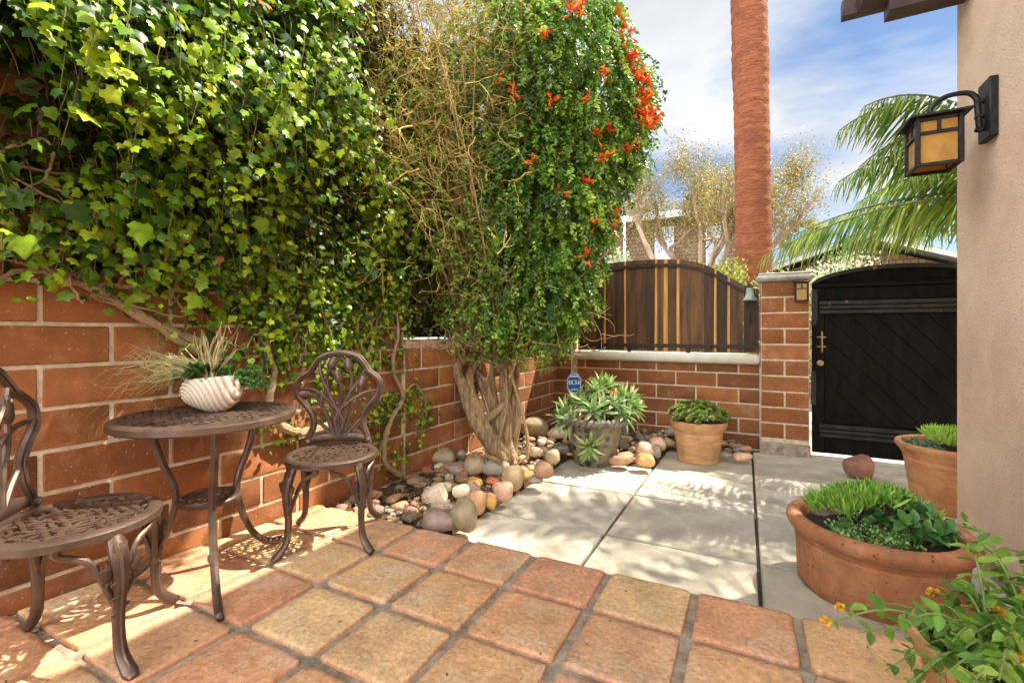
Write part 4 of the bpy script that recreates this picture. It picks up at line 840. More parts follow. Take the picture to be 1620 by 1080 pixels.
stone(669, 744, 27, 20, RED, 'broken red brick lump beside the olive boulder', 6, .08, 'brick', None, 'brick_fragment', tilt=-.15)
stone(686, 785, 40, 33, PALE, 'whitewashed broken brick chunk in the middle of the bed', 6, .05, 'brick', None, 'brick_fragment', tilt=.4)
stone(742, 697, 30, 17, RED, 'loose red brick lying at the wall behind the stones', 6, .10, 'brick', None, 'brick_fragment', tilt=.05)
stone(625, 750, 26, 14, PINK, 'pink brick piece against the block wall at the left', 6, .10, 'brick', None, 'brick_fragment', tilt=.1)
# ring shaped clay piece
o = MB(); o.lathe([(.010, -.012), (.020, -.014), (.024, 0), (.020, .014), (.010, .012), (.008, 0), (.010, -.012)], 20); o = tag(o.build('clay_ring', M['terra2']), 'small terracotta ring lying beside the tan boulder by the trunk', 'ring'); o.location = on_bed(846, 690, .12) + [0, 0, .03]; o.rotation_euler = (1.3, 0, .6)
# red brown door stop stone
V, F = SHAPES[3]; m = MB(); m.add(V * [.095, .088, .10], F, 0, (.28, .13, .09)); o = m.build('gate_stone', M['stone'], angle=0); o.location = (0.80, 4.50, zc(.8, 4.5) + .082); tag(o, 'single red brown rounded stone on the paving in front of the black gate', 'stone')
# filler pebbles, each its own object
base = []
for k in range(6):
    m = MB(); V, F = SHAPES[k]; c = [TAN, PALE, MAUVE, BROWN, PEACH, GREY][k]; m.add(V * [1, .85, .6], F, 0, c); base.append((V, F, c))
cnt = 0; tries = 0; meshes = {}
while cnt < 225 and tries < 14000:
    tries += 1
    if sr.uniform() < .70: x, y = sr.uniform(-2.2, -1.49), 1.86 + 3.0 * sr.uniform() ** 1.7
    else: x, y = sr.uniform(-1.5, .0), sr.uniform(4.08, 5.1)
    if x > -.72 and y < 4.83: continue
    if x < W0[0] + (y - .576) * math.tan(WA) + .05: continue
    rr = sr.uniform(.020, .062) * (1.0 if y > 2.3 or x > -1.5 else .8)
    if any(math.hypot(x - a, y - b) < (rr + c) * .74 for a, b, c in placed): continue
    if math.hypot(x + 1.22, y - 3.99) < .2 + rr or math.hypot(x + .392, y - 4.52) < .19 + rr: continue
    k = int(sr.integers(6)); key = (k, 0)
    if key not in meshes:
        m = MB(); V, F, c = base[k]; m.add(V * [1, .85, .62], F, 0, c); o = m.build('pebble', M['stone'], angle=0); meshes[key] = o
    else: o = meshes[key].copy(); COL.objects.link(o)
    o.scale = (rr, rr, rr); o.rotation_euler = (sr.uniform(-.3, .3), sr.uniform(-.3, .3), sr.uniform(0, 6.28)); o.location = (x, y, zc(x, y) + float(bedh(x, y)) + rr * .45)
    tag(o, 'small rounded pebble filling the gaps between the larger bed stones', 'pebble', 'small pebbles filling the rock bed'); placed.append((x, y, rr)); cnt += 1
# fallen petals and dry leaves: uncountable litter
m = MB(); n = 4200; x = sr.uniform(-2.2, .0, n); y = sr.uniform(1.86, 5.1, n); ok = ((x < -1.42) | ((x < -.66) & (y > 3.98)) | (y > 4.76)); x, y = x[ok], y[ok]; n = len(x)
P = np.c_[x, y, zc(x, y) + bedh(x, y) + sr.uniform(.004, .05, n)]; tip = nrm(sr.normal(size=(n, 3)) * [1, 1, .3])
m.scatter(OVS_V, OVS_F, P, tip, nrm(np.array([[0, 0, 1.0]]) + sr.normal(0, .3, (n, 3))), sr.uniform(.015, .04, n), rcol(n, [(.60, .10, .02), (.55, .20, .06), (.32, .18, .07), (.20, .12, .05), (.36, .25, .12), (.10, .16, .03)], w=[1, 1, 2.5, 3, 2, 1], r=sr))
tag(m.build('leaf_litter', M['petal']), kind='stuff')
m = MB(); n = 40; x = sr.uniform(-2.0, .8, n); y = sr.uniform(.6, 3.6, n); z = np.where(y < 1.83, zt(x, y) + .004, zc(x, y) + .004); tip = nrm(sr.normal(size=(n, 3)) * [1, 1, .02]); m.scatter(OVS_V, OVS_F, np.c_[x, y, z], tip, np.tile([0, 0, 1.0], (n, 1)), sr.uniform(.008, .02, n), rcol(n, [(.30, .30, .05), (.3, .16, .06), (.12, .2, .04)], r=sr)); tag(m.build('fallen_leaves', M['petal']), kind='stuff')

# blue octagon sign on a stake
sg = thing('yard_sign', 'small blue and white octagonal security sign staked behind the aloe pot', 'sign', tuple(at_d(908, 606, 4.50)), YAW + .25)
th = np.arange(8) * math.pi / 4 + math.pi / 8; sx, sz = .085, .115
O = np.c_[np.cos(th) * sx, np.sin(th) * sz]; fr_ = lambda y: (lambda V: np.c_[V[:, 0], y - V[:, 2], V[:, 1]])
m = MB(); m.prism(O, fr_(.004), .008, 0); m.prism(O * .93, fr_(-.0042), .001, 1); m.prism(O * .84, fr_(-.0054), .001, 0)
for (a, b, c, d) in ((-.046, .046, .062, .078), (-.060, .060, -.012, .030), (-.035, .035, -.068, -.054)): m.prism([(a, c), (b, c), (b, d), (a, d)], fr_(-.0066), .001, 1)
for k in range(3):
    x0 = -.052 + k * .037; O2 = [[(0, 0), (.009, 0), (.020, .036), (.012, .036)], [(0, 0), (.026, .006), (.026, .030), (0, .036)], [(0, .028), (.030, .028), (.030, .036), (0, .036)]][k]; m.prism(np.array(O2) + [x0, -.009], fr_(-.0078), .001, 0)
m.prism([(-.008 + .037, -.009), (.002 + .037, -.009), (.002 + .037, .02), (-.008 + .037, .02)], fr_(-.0079), .001, 0); m.build('panel', [M['blue'], M['white']], sg, smooth=False)
m = MB(); m.cbox(-.008, .008, .005, .013, -.78, .06, .002); m.build('stake', M['galv'], sg)

# ------------------------------------------------------------------ reed fence and dark backing behind the foliage
rf = thing('reed_fence', 'dark reed screen on an iron rail above the low wall, behind the trunk', 'fence', tuple(wall(3.2, .94)))
m = MB(); s = 1.96; r = np.random.default_rng(3)
while s < 4.6:
    w_ = r.uniform(.010, .018); m.tube([wall(s, .965, -.12 + r.uniform(-.01, .01)), wall(s + r.uniform(-.01, .01), 2.0 + r.uniform(-.04, .04), -.12)], w_ / 2, 5, col=(1, 1, 1)); s += w_ * r.uniform(.85, 1.15)
sub(m, 'reeds', M['reed'], rf)
m = MB()
def xf(V): return np.array([wall(v[0], v[2], v[1]) for v in V])
for za in (.955, 1.9): m = MB(); m.cbox(1.96, 4.6, -.10, -.07, za, za + .035, .003, 0, W3, xf); sub(m, 'rail', M['iron'], rf)
for s in (1.965, 2.9, 3.8): m = MB(); m.cbox(s, s + .035, -.106, -.064, .936, 2.0, .003, 0, W3, xf); sub(m, 'post', M['iron'], rf)
m = MB(); m.cbox(1.97, 4.6, -.17, -.15, .96, 2.0, .002, 0, W3, xf); sub(m, 'backing', M['darkwood'], rf)
bf = thing('ivy_backing', 'dark board backing added on the tall wall to darken the gaps in the ivy', 'fence', tuple(wall(0, 1.95)))  # added dark sheet behind the leaves, darkens the gaps and blocks the sky
m = MB()
for k in range(44):
    a = -3.6 + k * .15; m.cbox(a, a + .146, -.16, -.135, 1.945 if a < 1.9 else 2.02, 3.15, .003, 0, W3, xf)
sub(m, 'boards', M['darkwood'], bf)
cd = thing('conduit', 'thin grey metal pipe leaning on the low wall left of the trunk', 'pipe', tuple(wall(2.9, .3)))
m = MB(); m.tube([wall(2.72, .83, .03), wall(2.80, .60, .03), wall(2.98, .28, .03), wall(3.0, .20, .02)], .011, 8); sub(m, 'pipe', M['galv'], cd)
m = MB(); m.tube([wall(2.835, .545, .03), wall(2.865, .49, .03)], .017, 8); sub(m, 'coupling', M['galv'], cd)

# ------------------------------------------------------------------ ivy
iv = thing('ivy', 'glossy green ivy spilling over the tall block wall with woody stems', 'ivy', tuple(wall(1.0, 1.2)))
r = np.random.default_rng(101)
LS = np.array([-3.6, -1, 0, .157, .33, .45, .64, .75, .88, 1.02, 1.3, 1.5, 1.7, 1.95, 2.2]); LZ_ = np.array([1.30, 1.28, 1.30, 1.27, 1.20, 1.27, 1.22, 1.10, .95, .80, .74, .82, .92, 1.0, 1.15])
def zlow(s): return np.interp(s, LS, LZ_)
ph = r.uniform(0, 6.28, 8)
def bulge(s, z):
    b = .05 + .36 * np.clip((z - 1.22) / .75, 0, 1) ** 1.2 + .07 * np.sin(3.1 * s + ph[0]) * np.clip(z - 1.2, 0, 1) + .07 * np.sin(5.3 * z + 2.1 * s + ph[1]) * np.clip(z - 1.3, 0, .6) + .05 * np.sin(8.1 * s - 5 * z + ph[2]) * np.clip(z - 1.25, 0, .5)
    k = np.clip((s - .75) / .5, 0, 1); return b * (1 - .45 * k * np.clip((2.0 - z) / .8, 0, 1)) * (1 - .62 * np.clip((s - 1.15) / .6, 0, 1))
m = MB(); st = MB(); IC = [(.12, .24, .014), (.23, .38, .018), (.035, .095, .010), (.42, .55, .03), (.58, .42, .04), (.36, .15, .03)]; IW = [5, 5, 3, 3.6, .5, .5]
P_, T_, N_, S_, C_ = [], [], [], [], []
Wup = np.array([0, 0, 1.0])
def leafat(p, tip, nor, s, c): P_.append(p); T_.append(tip); N_.append(nor); S_.append(s); C_.append(c)
def shoot(s, z, L, n, inner, big=1.0, ls=None, dark=1.0):
    o1 = bulge(s, z) * (inner if inner else r.uniform(.75, 1.08)); o0 = max(0.005, o1 - .16)
    drift = r.uniform(-.5, .5); P = curve([wall(s, z, o0), wall(s + drift * L * .3, z + .05, (o0 + o1) / 2), wall(s + drift * L * .7, z - L * .30, o1), wall(s + drift * L, z - L * .85, o1 - .01)], 12)
    st.tube(P, lin([.003, .002, .001], 12), 4, col=(.22, .20, .08), cap=False)
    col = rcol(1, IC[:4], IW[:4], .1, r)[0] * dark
    for q in range(n):
        i = min(11, int(2 + 9.9 * (q + .5) / n)); d = r.normal(0, .032, 3); p = P[i] + d
        nor = nrm(WN * r.uniform(.2, 1.0) + Wup * r.uniform(-.1, .9) + WD * r.normal(0, .65)); tip = nrm(-Wup * r.uniform(.25, 1) + WD * r.normal(0, .7) + WN * r.uniform(-.1, .5))
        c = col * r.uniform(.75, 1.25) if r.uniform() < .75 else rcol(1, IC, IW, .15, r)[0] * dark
        leafat(p, tip, nor, (ls or (r.uniform(.022, .046) if r.uniform() < .92 else r.uniform(.046, .066))) * big, c)
for k in range(2100):
    s = r.uniform(-1.7, 2.25); z = r.uniform(1.15, 3.2)
    if z < zlow(s) + .05 or (s > 1.9 and z < 1.5): continue
    if s > 1.35 and z > 1.5 and r.uniform() < (s - 1.35) * 1.2: continue
    if z > 1.45 and math.sin(4.6 * s + 1.3 * math.sin(3 * z)) * math.sin(3.9 * z + ph[3] + 1.2 * math.sin(2.3 * s)) > .14 + r.uniform(0, .30): continue     # hollows where the dark shows
    shoot(s, z, r.uniform(.14, .30), int(r.uniform(12, 20)), 0, r.uniform(.8, 1.2))
for k in range(2600):                                           # deep inner layer, leaf colour darkened to stand for shade in the gaps
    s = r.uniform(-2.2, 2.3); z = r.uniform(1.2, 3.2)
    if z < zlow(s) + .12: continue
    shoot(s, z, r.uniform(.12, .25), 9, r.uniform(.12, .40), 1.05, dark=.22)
for k in range(560):                                            # patchy clinging growth lower right of the wall
    s = r.uniform(.80, 1.95); z = r.uniform(.62, 1.35)
    if z < zlow(s) - .08 + r.uniform(-.05, .05): continue
    if math.sin(9 * s + 3 * math.sin(5 * z)) + .5 * math.sin(13 * z + 4 * s) > .55: continue
    shoot(s, z, r.uniform(.08, .18), 8, r.uniform(.55, .95), .72)
for (s0, z0, ds, dz, n) in ((1.75, .50, .09, .05, 22), (1.95, .52, .10, .06, 26), (2.12, .40, .05, .10, 20), (1.62, .38, .06, .08, 14), (1.85, .15, .10, .05, 12), (.62, 1.0, .05, .05, 3), (1.02, .52, .07, .05, 16), (1.25, .42, .06, .06, 8), (.46, 1.08, .05, .03, 6), (.62, .93, .07, .06, 9), (1.9, .80, .06, .09, 10)):
    for q in range(n): shoot(s0 + r.normal(0, ds), z0 + r.normal(0, dz), .09, 6, .5, .68)
for q in range(4): s = r.uniform(-.2, .6); leafat(wall(s, zlow(s) + r.uniform(-.02, .25), .12 + .3 * r.uniform()), nrm(-Wup + WD * r.normal(0, .5)), nrm(WN + Wup * .5 + r.normal(0, .3, 3)), r.uniform(.07, .095), rcol(1, IC[:3], None, .2, r)[0])
m.scatter(IVY_V, IVY_F, np.array(P_), np.array(T_), np.array(N_), np.array(S_), np.array(C_)); sub(m, 'leaves', M['ivy'], iv, angle=0)
sub(st, 'shoots', M['wood'], iv)
m = MB()
def wstem(pts, r0, r1, col=(.36, .27, .16)):
    P = curve([wall(s, z, o) for s, z, o in pts], 30); P = P + r.normal(0, .003, P.shape); m.tube(P, lin([r0, (r0 + r1) / 2 * 1.1, r1], 30) * r.uniform(.88, 1.15, 30), 7, col=np.array(col) * r.uniform(.85, 1.15))
for pts, a, b in (([(-.3, 1.16, .03), (-.05, 1.155, .03), (.05, 1.21, .04), (.16, 1.19, .03), (.28, 1.13, .03), (.36, 1.07, .03), (.45, 1.02, .03), (.60, .95, .03)], .006, .018), ([(-.02, 1.24, .05), (.10, 1.225, .04), (.22, 1.20, .04)], .004, .009), ([(.20, 1.19, .03), (.30, 1.12, .03), (.42, 1.04, .03), (.56, .93, .03), (.66, .87, .02)], .020, .010),
                   ([(.30, 1.26, .05), (.40, 1.25, .05), (.44, 1.30, .06), (.36, 1.32, .07)], .006, .004), ([(1.9, -.02, .04), (1.75, .10, .04), (1.72, .25, .03), (1.80, .42, .03), (1.9, .55, .03), (1.80, .75, .03), (1.85, 1.0, .03), (1.78, 1.3, .03)], .020, .008), ([(1.35, .46, .04), (1.15, .45, .05), (1.02, .48, .05), (.92, .60, .04), (.95, .8, .04), (.88, 1.0, .03)], .028, .012),
                   ([(1.68, .20, .03), (1.5, .38, .03), (1.3, .46, .04)], .014, .018), ([(1.9, .56, .03), (2.02, .62, .03), (2.12, .50, .04), (2.14, .38, .03)], .006, .004), ([(.90, 1.0, .03), (.96, 1.15, .04), (.90, 1.3, .05), (1.0, 1.5, .08)], .013, .010), ([(1.25, .75, .03), (1.3, .95, .03), (1.22, 1.2, .04), (1.3, 1.45, .06)], .011, .008), ([(1.55, .85, .03), (1.5, 1.05, .03), (1.6, 1.3, .04)], .008, .007), ([(.55, 1.27, .06), (.75, 1.22, .06), (1.0, 1.24, .06), (1.3, 1.3, .06)], .010, .006), ([(1.7, .62, .03), (1.6, .80, .03), (1.62, 1.0, .03), (1.5, 1.2, .04)], .012, .007)):
    wstem(pts, a, b)
for k in range(40):
    s = r.uniform(.0, 1.95); z = zlow(s) + r.uniform(-.15, .25); o = bulge(s, z) * .6; wstem([(s, z, o), (s + r.uniform(-.12, .12), z + r.uniform(-.05, .12), o + .02), (s + r.uniform(-.2, .2), z + r.uniform(-.02, .25), o), (s + r.uniform(-.3, .3), z + r.uniform(.05, .35), o + .02)], .0035, .005, (.40, .30, .18))
sub(m, 'woody_stems', M['wood'], iv)

# ------------------------------------------------------------------ big flowering shrub
tr = thing('flowering_shrub', 'huge gnarled orange flowering shrub arching over the low wall, half bare twigs', 'shrub', (-1.83, 3.34, -.03))
r = np.random.default_rng(55); TB = np.array([-1.83, 3.34, -.04])
def tp(a, b, z): return TB + CR * a + CF * b + np.array([0, 0, z])
m = MB()
def limb(pts, r0, r1, n=34, tw=.006):
    P = curve([tp(*p) for p in pts], n); ph_ = r.uniform(0, 6.28); k = np.linspace(0, 1, n); P = P + np.c_[np.sin(k * 9 + ph_), np.cos(k * 8 + ph_), 0 * k] * tw; m.tube(P, lin([r0 * .92, r0 * .70, (r0 + r1) * .34, r1 * .72], n) * (1 + .07 * np.sin(k * 23 + ph_)), 10)
limb([(.05, 0, -.05), (-.06, -.05, .08), (-.17, -.09, .25), (-.24, -.10, .42), (-.28, -.11, .58), (-.35, -.10, .70), (-.37, -.05, .80)], .085, .050, tw=.010)
limb([(.06, -.01, .0), (-.04, -.06, .14), (-.14, -.09, .30), (-.20, -.09, .48), (-.24, -.07, .66), (-.20, 0, .86), (-.28, .05, 1.1)], .060, .040, tw=.008)
limb([(.08, .02, -.05), (.06, 0, .15), (.07, -.02, .35), (.03, 0, .6), (.05, .03, .85), (.12, .05, 1.15)], .070, .045)
limb([(.10, .06, -.05), (.12, .03, .2), (.11, .02, .42), (.14, .05, .7), (.20, .08, 1.0)], .045, .032)
limb([(-.14, -.06, .28), (-.02, -.07, .38), (.04, -.05, .50), (.03, -.03, .62), (.05, 0, .78)], .038, .032, tw=.012)
limb([(-.04, 0, .1), (-.06, .0, .3), (-.10, .01, .48), (-.17, .03, .64), (-.16, .06, .82), (-.12, .10, 1.0)], .040, .030)
limb([(.0, .03, .05), (.01, .02, .28), (-.05, .03, .46), (-.06, .04, .66), (-.02, .06, .88), (0, .1, 1.1)], .042, .032)
limb([(.04, .02, .06), (-.01, -.02, .22), (-.03, -.01, .4), (-.09, .0, .56), (-.07, .02, .76), (-.1, .05, 1.0)], .034, .028)
limb([(.10, .02, .1), (.06, -.02, .25), (.0, -.02, .34), (-.05, -.02, .46), (-.12, 0, .60), (-.2, .0, .72)], .028, .022)
limb([(.12, .03, .05), (.16, .0, .30), (.13, .0, .55), (.09, .02, .75), (.15, .05, 1.0)], .030, .022)
limb([(.02, -.03, .05), (.02, -.04, .3), (.06, -.05, .5), (.10, -.02, .72), (.05, .04, .95)], .028, .022)
limb([(-.36, -.06, .76), (-.42, -.02, .88), (-.40, .05, 1.05)], .035, .02); limb([(-.02, 0, .74), (.12, -.03, .86), (.22, -.02, .98)], .03, .016); limb([(-.22, -.05, .76), (-.08, -.06, .86), (.0, -.02, 1.0)], .026, .016)
sub(m, 'trunk', M['bark'], tr)
m = MB()
def stick(pts, r0, r1, col=(.42, .29, .15)): m.tube(curve([tp(*p) for p in pts], 20), lin([r0, r1], 20), 7, col=np.array(col) * r.uniform(.85, 1.1))
stick([(-.60, .06, .02), (-.57, .0, .35), (-.52, -.04, .62), (-.47, -.08, .84), (-.36, -.08, .98), (-.22, -.05, 1.12)], .014, .009); stick([(-.47, -.08, .84), (-.50, -.08, .98), (-.52, -.05, 1.2), (-.50, 0, 1.5)], .009, .006)
stick([(.22, -.10, .0), (.235, -.10, .10), (.20, -.10, .32), (.12, -.08, .60), (.06, -.06, .82), (.02, -.02, .95)], .016, .010); stick([(.0, -.12, .18), (.06, -.12, .45), (.05, -.10, .75), (.10, -.08, .95)], .010, .008); stick([(.235, -.10, .02), (.16, -.12, -.02), (.08, -.16, -.06)], .010, .006)
stick([(-.1, 0, .8), (.1, -.05, 1.8), (.25, -.15, 3.2), (.75, -.9, 3.75), (1.05, -1.4, 3.7)], .03, .008)  # limb added to carry the unseen overhead bough
for k in range(46):                                             # main branches fanning up and out
    a0 = r.uniform(-.38, .2); b0 = r.uniform(-.1, .08); e_ = np.array([r.uniform(-1.25, 1.0), r.uniform(-.5, .35), r.uniform(1.2, 3.3)]); mid = np.array([a0 * .5 + e_[0] * .5 + r.uniform(-.15, .15), e_[1] * .5, .85 + (e_[2] - .85) * .42])
    stick([(a0, b0, .78), (a0 + r.uniform(-.05, .05), b0, .95), tuple(mid), tuple(e_)], r.uniform(.012, .024), .004, (.36, .25, .13))
m_br = m
sub(m, 'branches', M['wood'], tr)
# bare twigs of the left half, arching out over the wall towards the terrace
m = MB(); k = 0
while k < 3400:
    w_ = r.uniform(-.12, 1.0); px, py = r.uniform(500, 860), -90 + 560 * w_
    lim = 500 + 190 * max(0, w_ - .40) / .60 + 45 * math.sin(py * .021)
    if px < lim and r.uniform() < .8: continue
    if px < lim + 90 and r.uniform() < .45: continue
    if w_ > .58 and r.uniform() < .30 + 1.2 * (w_ - .58): continue
    d0 = 2.50 + 1.1 * np.clip((px - 500) / 330, 0, 1) + r.normal(.10, .20); c = at_d(px, py, d0); k += 1
    d = nrm(CR * r.normal(-.25, .7) + CF * r.normal(-.15, .5) + np.array([0, 0, r.normal(.08, .6)])); L = r.uniform(.08, .42); P = [c]
    for q in range(7): d = nrm(d + r.normal(0, .38, 3) + np.array([0, 0, -.05])); P.append(P[-1] + d * L / 7)
    col = np.array([(.60, .46, .13), (.48, .38, .10), (.70, .56, .20), (.34, .25, .08)][r.integers(4)]) * r.uniform(.85, 1.15)
    r0_ = r.uniform(.0014, .0036) if r.uniform() < .9 else .0062; m.tube(np.array(P), lin([r0_, .0010], 8), 4, col=col, cap=False)
    for q in range(r.integers(1, 4)):                           # side twigs fork off
        i_ = r.integers(2, 7); d = nrm(P[i_] - P[i_ - 1] + r.normal(0, .6, 3) * np.linalg.norm(P[i_] - P[i_ - 1])); Q = [P[i_]]; L2 = L * r.uniform(.25, .6)
        for _ in range(4): d = nrm(d + r.normal(0, .25, 3)); Q.append(Q[-1] + d * L2 / 4)
        m.tube(np.array(Q), lin([r0_ * .55, .0007], 5), 3, col=col * r.uniform(.9, 1.1), cap=False)
for k in range(40):                                             # longer arching shoots that carry the twigs
    e_ = at_d(r.uniform(500, 760), r.uniform(-60, 380), r.uniform(2.7, 3.3)); b = tp(r.uniform(-.3, 0), r.uniform(-.1, .1), r.uniform(.9, 1.2)); mid = (b + e_) / 2 + np.array([0, 0, r.uniform(.1, .45)]); m.tube(curve([b, mid, e_], 18), lin([.010, .003], 18), 6, col=np.array((.55, .38, .18)) * r.uniform(.8, 1.1))
for k in range(500):                                            # twiggy skirt low over the trunk
    c = np.array([r.normal(-.02, .30), r.normal(-.12, .16), r.uniform(.82, 1.5)]); d = nrm(np.array([r.normal(0, .8), r.normal(-.2, .5), r.normal(0, .5)])); L = r.uniform(.10, .34); P = [c]
    for q in range(7): d = nrm(d + r.normal(0, .28, 3)); P.append(P[-1] + d * L / 7)
    m.tube(np.array([tp(*p) for p in P]), lin([.003, .0012], 8), 4, col=np.array((.46, .31, .15)) * r.uniform(.8, 1.15), cap=False)
sub(m, 'twigs', M['wood'], tr)
# leafy sprays
P_, T_, N_, S_, C_ = [], [], [], [], []; st = MB()
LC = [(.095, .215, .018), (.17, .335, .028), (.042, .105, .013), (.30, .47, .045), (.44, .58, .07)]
def spray(p, d, L, n, cols_w, ls=1.0):
    d = nrm(np.array(d)); P = [np.array(p)]; v = d.copy()
    for q in range(8): v = nrm(v + np.array([0, 0, -.30]) + r.normal(0, .06, 3)); P.append(P[-1] + v * L / 8)
    P = np.array(P); st.tube(P, lin([.0022, .001], 9), 3, col=(.22, .26, .08), cap=False); base = np.array(LC)[r.choice(5, p=np.array(cols_w) / sum(cols_w))]
    T = nrm(np.gradient(P, axis=0)); sd = nrm(np.cross(T, [r.normal(0, .3), r.normal(0, .3), 1.0])); n2 = max(3, n // 2)
    for q in range(n2):
        i = 1 + int(7.9 * q / n2)
        for s_ in (-1, 1):
            if r.uniform() < .08: continue
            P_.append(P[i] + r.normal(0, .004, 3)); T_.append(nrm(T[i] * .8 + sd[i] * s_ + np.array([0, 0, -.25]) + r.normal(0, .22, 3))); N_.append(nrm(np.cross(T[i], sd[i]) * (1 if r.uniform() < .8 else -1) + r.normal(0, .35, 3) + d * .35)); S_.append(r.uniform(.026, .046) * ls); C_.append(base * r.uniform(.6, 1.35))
LOW = [((-.45, -.35, 1.75), (.42, .25, .40), 170), ((-.10, -.30, 1.25), (.40, .22, .32), 170), ((-.62, -.55, 2.2), (.35, .25, .35), 80), ((-.25, -.35, 2.3), (.35, .2, .5), 90)]
for c, rr, n in LOW:
    for q in range(n):
        d = rdir(1, r)[0]; p = np.array(c) + d * np.array(rr) * r.uniform(.3, 1.0); spray(tp(*p), CR * d[0] + CF * (d[1] * .6 - .3) + np.array([0, 0, .15]), r.uniform(.10, .20), 12, (3, 4, 2, 3, 1.5), .85)
for q in range(300):                                            # young leaves among the bare twigs
    px, py = r.uniform(530, 820), r.uniform(-60, 430); p = at_d(px, py, 2.50 + 1.1 * np.clip((px - 500) / 330, 0, 1) + r.normal(.05, .2)); spray(p, CR * r.normal(0, 1) + CF * r.normal(-.3, .6) + np.array([0, 0, .1]), r.uniform(.07, .16), 9, (2, 4, .5, 4, 2.5), .72)
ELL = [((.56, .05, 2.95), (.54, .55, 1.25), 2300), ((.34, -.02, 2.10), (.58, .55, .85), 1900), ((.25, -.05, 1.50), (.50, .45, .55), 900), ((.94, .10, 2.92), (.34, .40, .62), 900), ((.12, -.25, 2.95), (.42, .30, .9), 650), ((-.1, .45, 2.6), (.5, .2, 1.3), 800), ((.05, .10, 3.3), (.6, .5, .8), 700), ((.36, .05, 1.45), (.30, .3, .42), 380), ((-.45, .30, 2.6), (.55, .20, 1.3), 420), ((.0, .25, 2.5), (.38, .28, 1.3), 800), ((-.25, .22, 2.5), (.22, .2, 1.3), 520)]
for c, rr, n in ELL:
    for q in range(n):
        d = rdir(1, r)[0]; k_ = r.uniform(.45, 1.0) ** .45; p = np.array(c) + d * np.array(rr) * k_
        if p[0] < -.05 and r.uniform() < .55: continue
        dd = CR * (d[0] * .8) + CF * (d[1] * .8 - .15) + np.array([0, 0, .15 - .35 * r.uniform()]); sunny = p[0] > .45 or p[2] > 3.2  # right side and top get lighter leaf colours, as if sunlit
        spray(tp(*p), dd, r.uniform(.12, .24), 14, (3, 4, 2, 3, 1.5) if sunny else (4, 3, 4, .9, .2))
for c, rr, n in (((-.20, -.15, 1.35), (.30, .20, .30), 70), ((.10, -.15, 1.0), (.35, .20, .15), 60), ((-.62, -.1, 1.55), (.25, .2, .3), 60), ((-.35, -.2, 2.1), (.4, .2, .4), 50), ((-.85, -.1, 2.9), (.5, .3, .6), 60), ((-.75, -.6, 2.55), (.5, .3, .4), 60), ((-.85, -.7, 1.75), (.2, .2, .25), 40), ((-.55, -.4, 3.0), (.5, .3, .4), 110), ((-.9, .0, 1.75), (.3, .2, .3), 70), ((.32, -.12, .95), (.18, .15, .18), 60), ((-.05, -.18, .92), (.15, .1, .12), 24)):
    for q in range(n):
        d = rdir(1, r)[0]; p = np.array(c) + d * np.array(rr) * r.uniform(.3, 1.0); spray(tp(*p), CR * d[0] + CF * (d[1] * .6 - .3) + np.array([0, 0, .2]), r.uniform(.10, .20), 12, (3, 4, 1, 2.5, 1.2), .9)
for q in range(430):                                            # unseen bough added overhead to dapple the wall
    d = rdir(1, r)[0]; spray(np.array([-.72, 2.6, 3.62]) + d * np.array([.36, .66, .26]) * r.uniform(.2, 1), d * [1, 1, .4], r.uniform(.14, .26), 12, (3, 4, 1, 2.5, 1.2), 1.2)
m = MB(); m.scatter(OVS_V, OVS_F, np.array(P_), np.array(T_), np.array(N_), np.array(S_), np.array(C_), wid=1.1); sub(m, 'leaves', M['leaf'], tr, angle=0); sub(st, 'sprays', M['wood'], tr)
# orange trumpet flowers: each cluster is a part
FC = [(912, 14, 3.3), (985, 42, 3.6), (975, 18, 3.7), (998, 95, 3.7), (992, 60, 3.7), (1012, 118, 3.75), (1018, 150, 3.8), (1006, 158, 3.6), (1030, 185, 3.8), (1020, 195, 3.7), (1016, 178, 3.6), (789, 128, 3.3), (889, 310, 3.3), (922, 160, 3.35), (965, 208, 3.4), (985, 236, 3.5), (948, 215, 3.4), (872, 160, 3.3), (815, 150, 3.3), (955, 255, 3.4), (1000, 230, 3.6), (925, 285, 3.35), (845, 258, 3.3), (972, 330, 3.5), (940, 352, 3.4), (970, 360, 3.5), (928, 405, 3.35), (862, 52, 3.3), (955, 120, 3.4)]
bpy.context.view_layer.update()
for i, (px, py, d) in enumerate(FC):
    m = MB(); d = d - .06 if px < 960 else min(d, 3.50); c = at_d(px, py, d); big = i in (0, 3, 5, 6, 8, 9, 10)
    for q in range(22 if big else 6):
        dd = nrm(r.normal(size=3) + np.array([.3, -.5, .25])); b = c + r.normal(0, .030 if big else .018, 3); P = np.array([b, b + dd * .028, b + dd * .054]); cc = np.array([(.84, .15, .015), (.88, .24, .02), (.76, .09, .02)][r.integers(3)]) * r.uniform(.9, 1.1)
        m.tube(P, [.003, .005, .010], 6, col=cc, cap=False); n = 5; tip = nrm(dd[None] * .55 + rdir(n, r)); m.scatter(OVS_V, OVS_F, np.tile(P[-1], (n, 1)), tip, np.tile(dd, (n, 1)), .021, np.tile(cc, (n, 1)))
    sub(m, 'flower_cluster', M['petal'], tr)

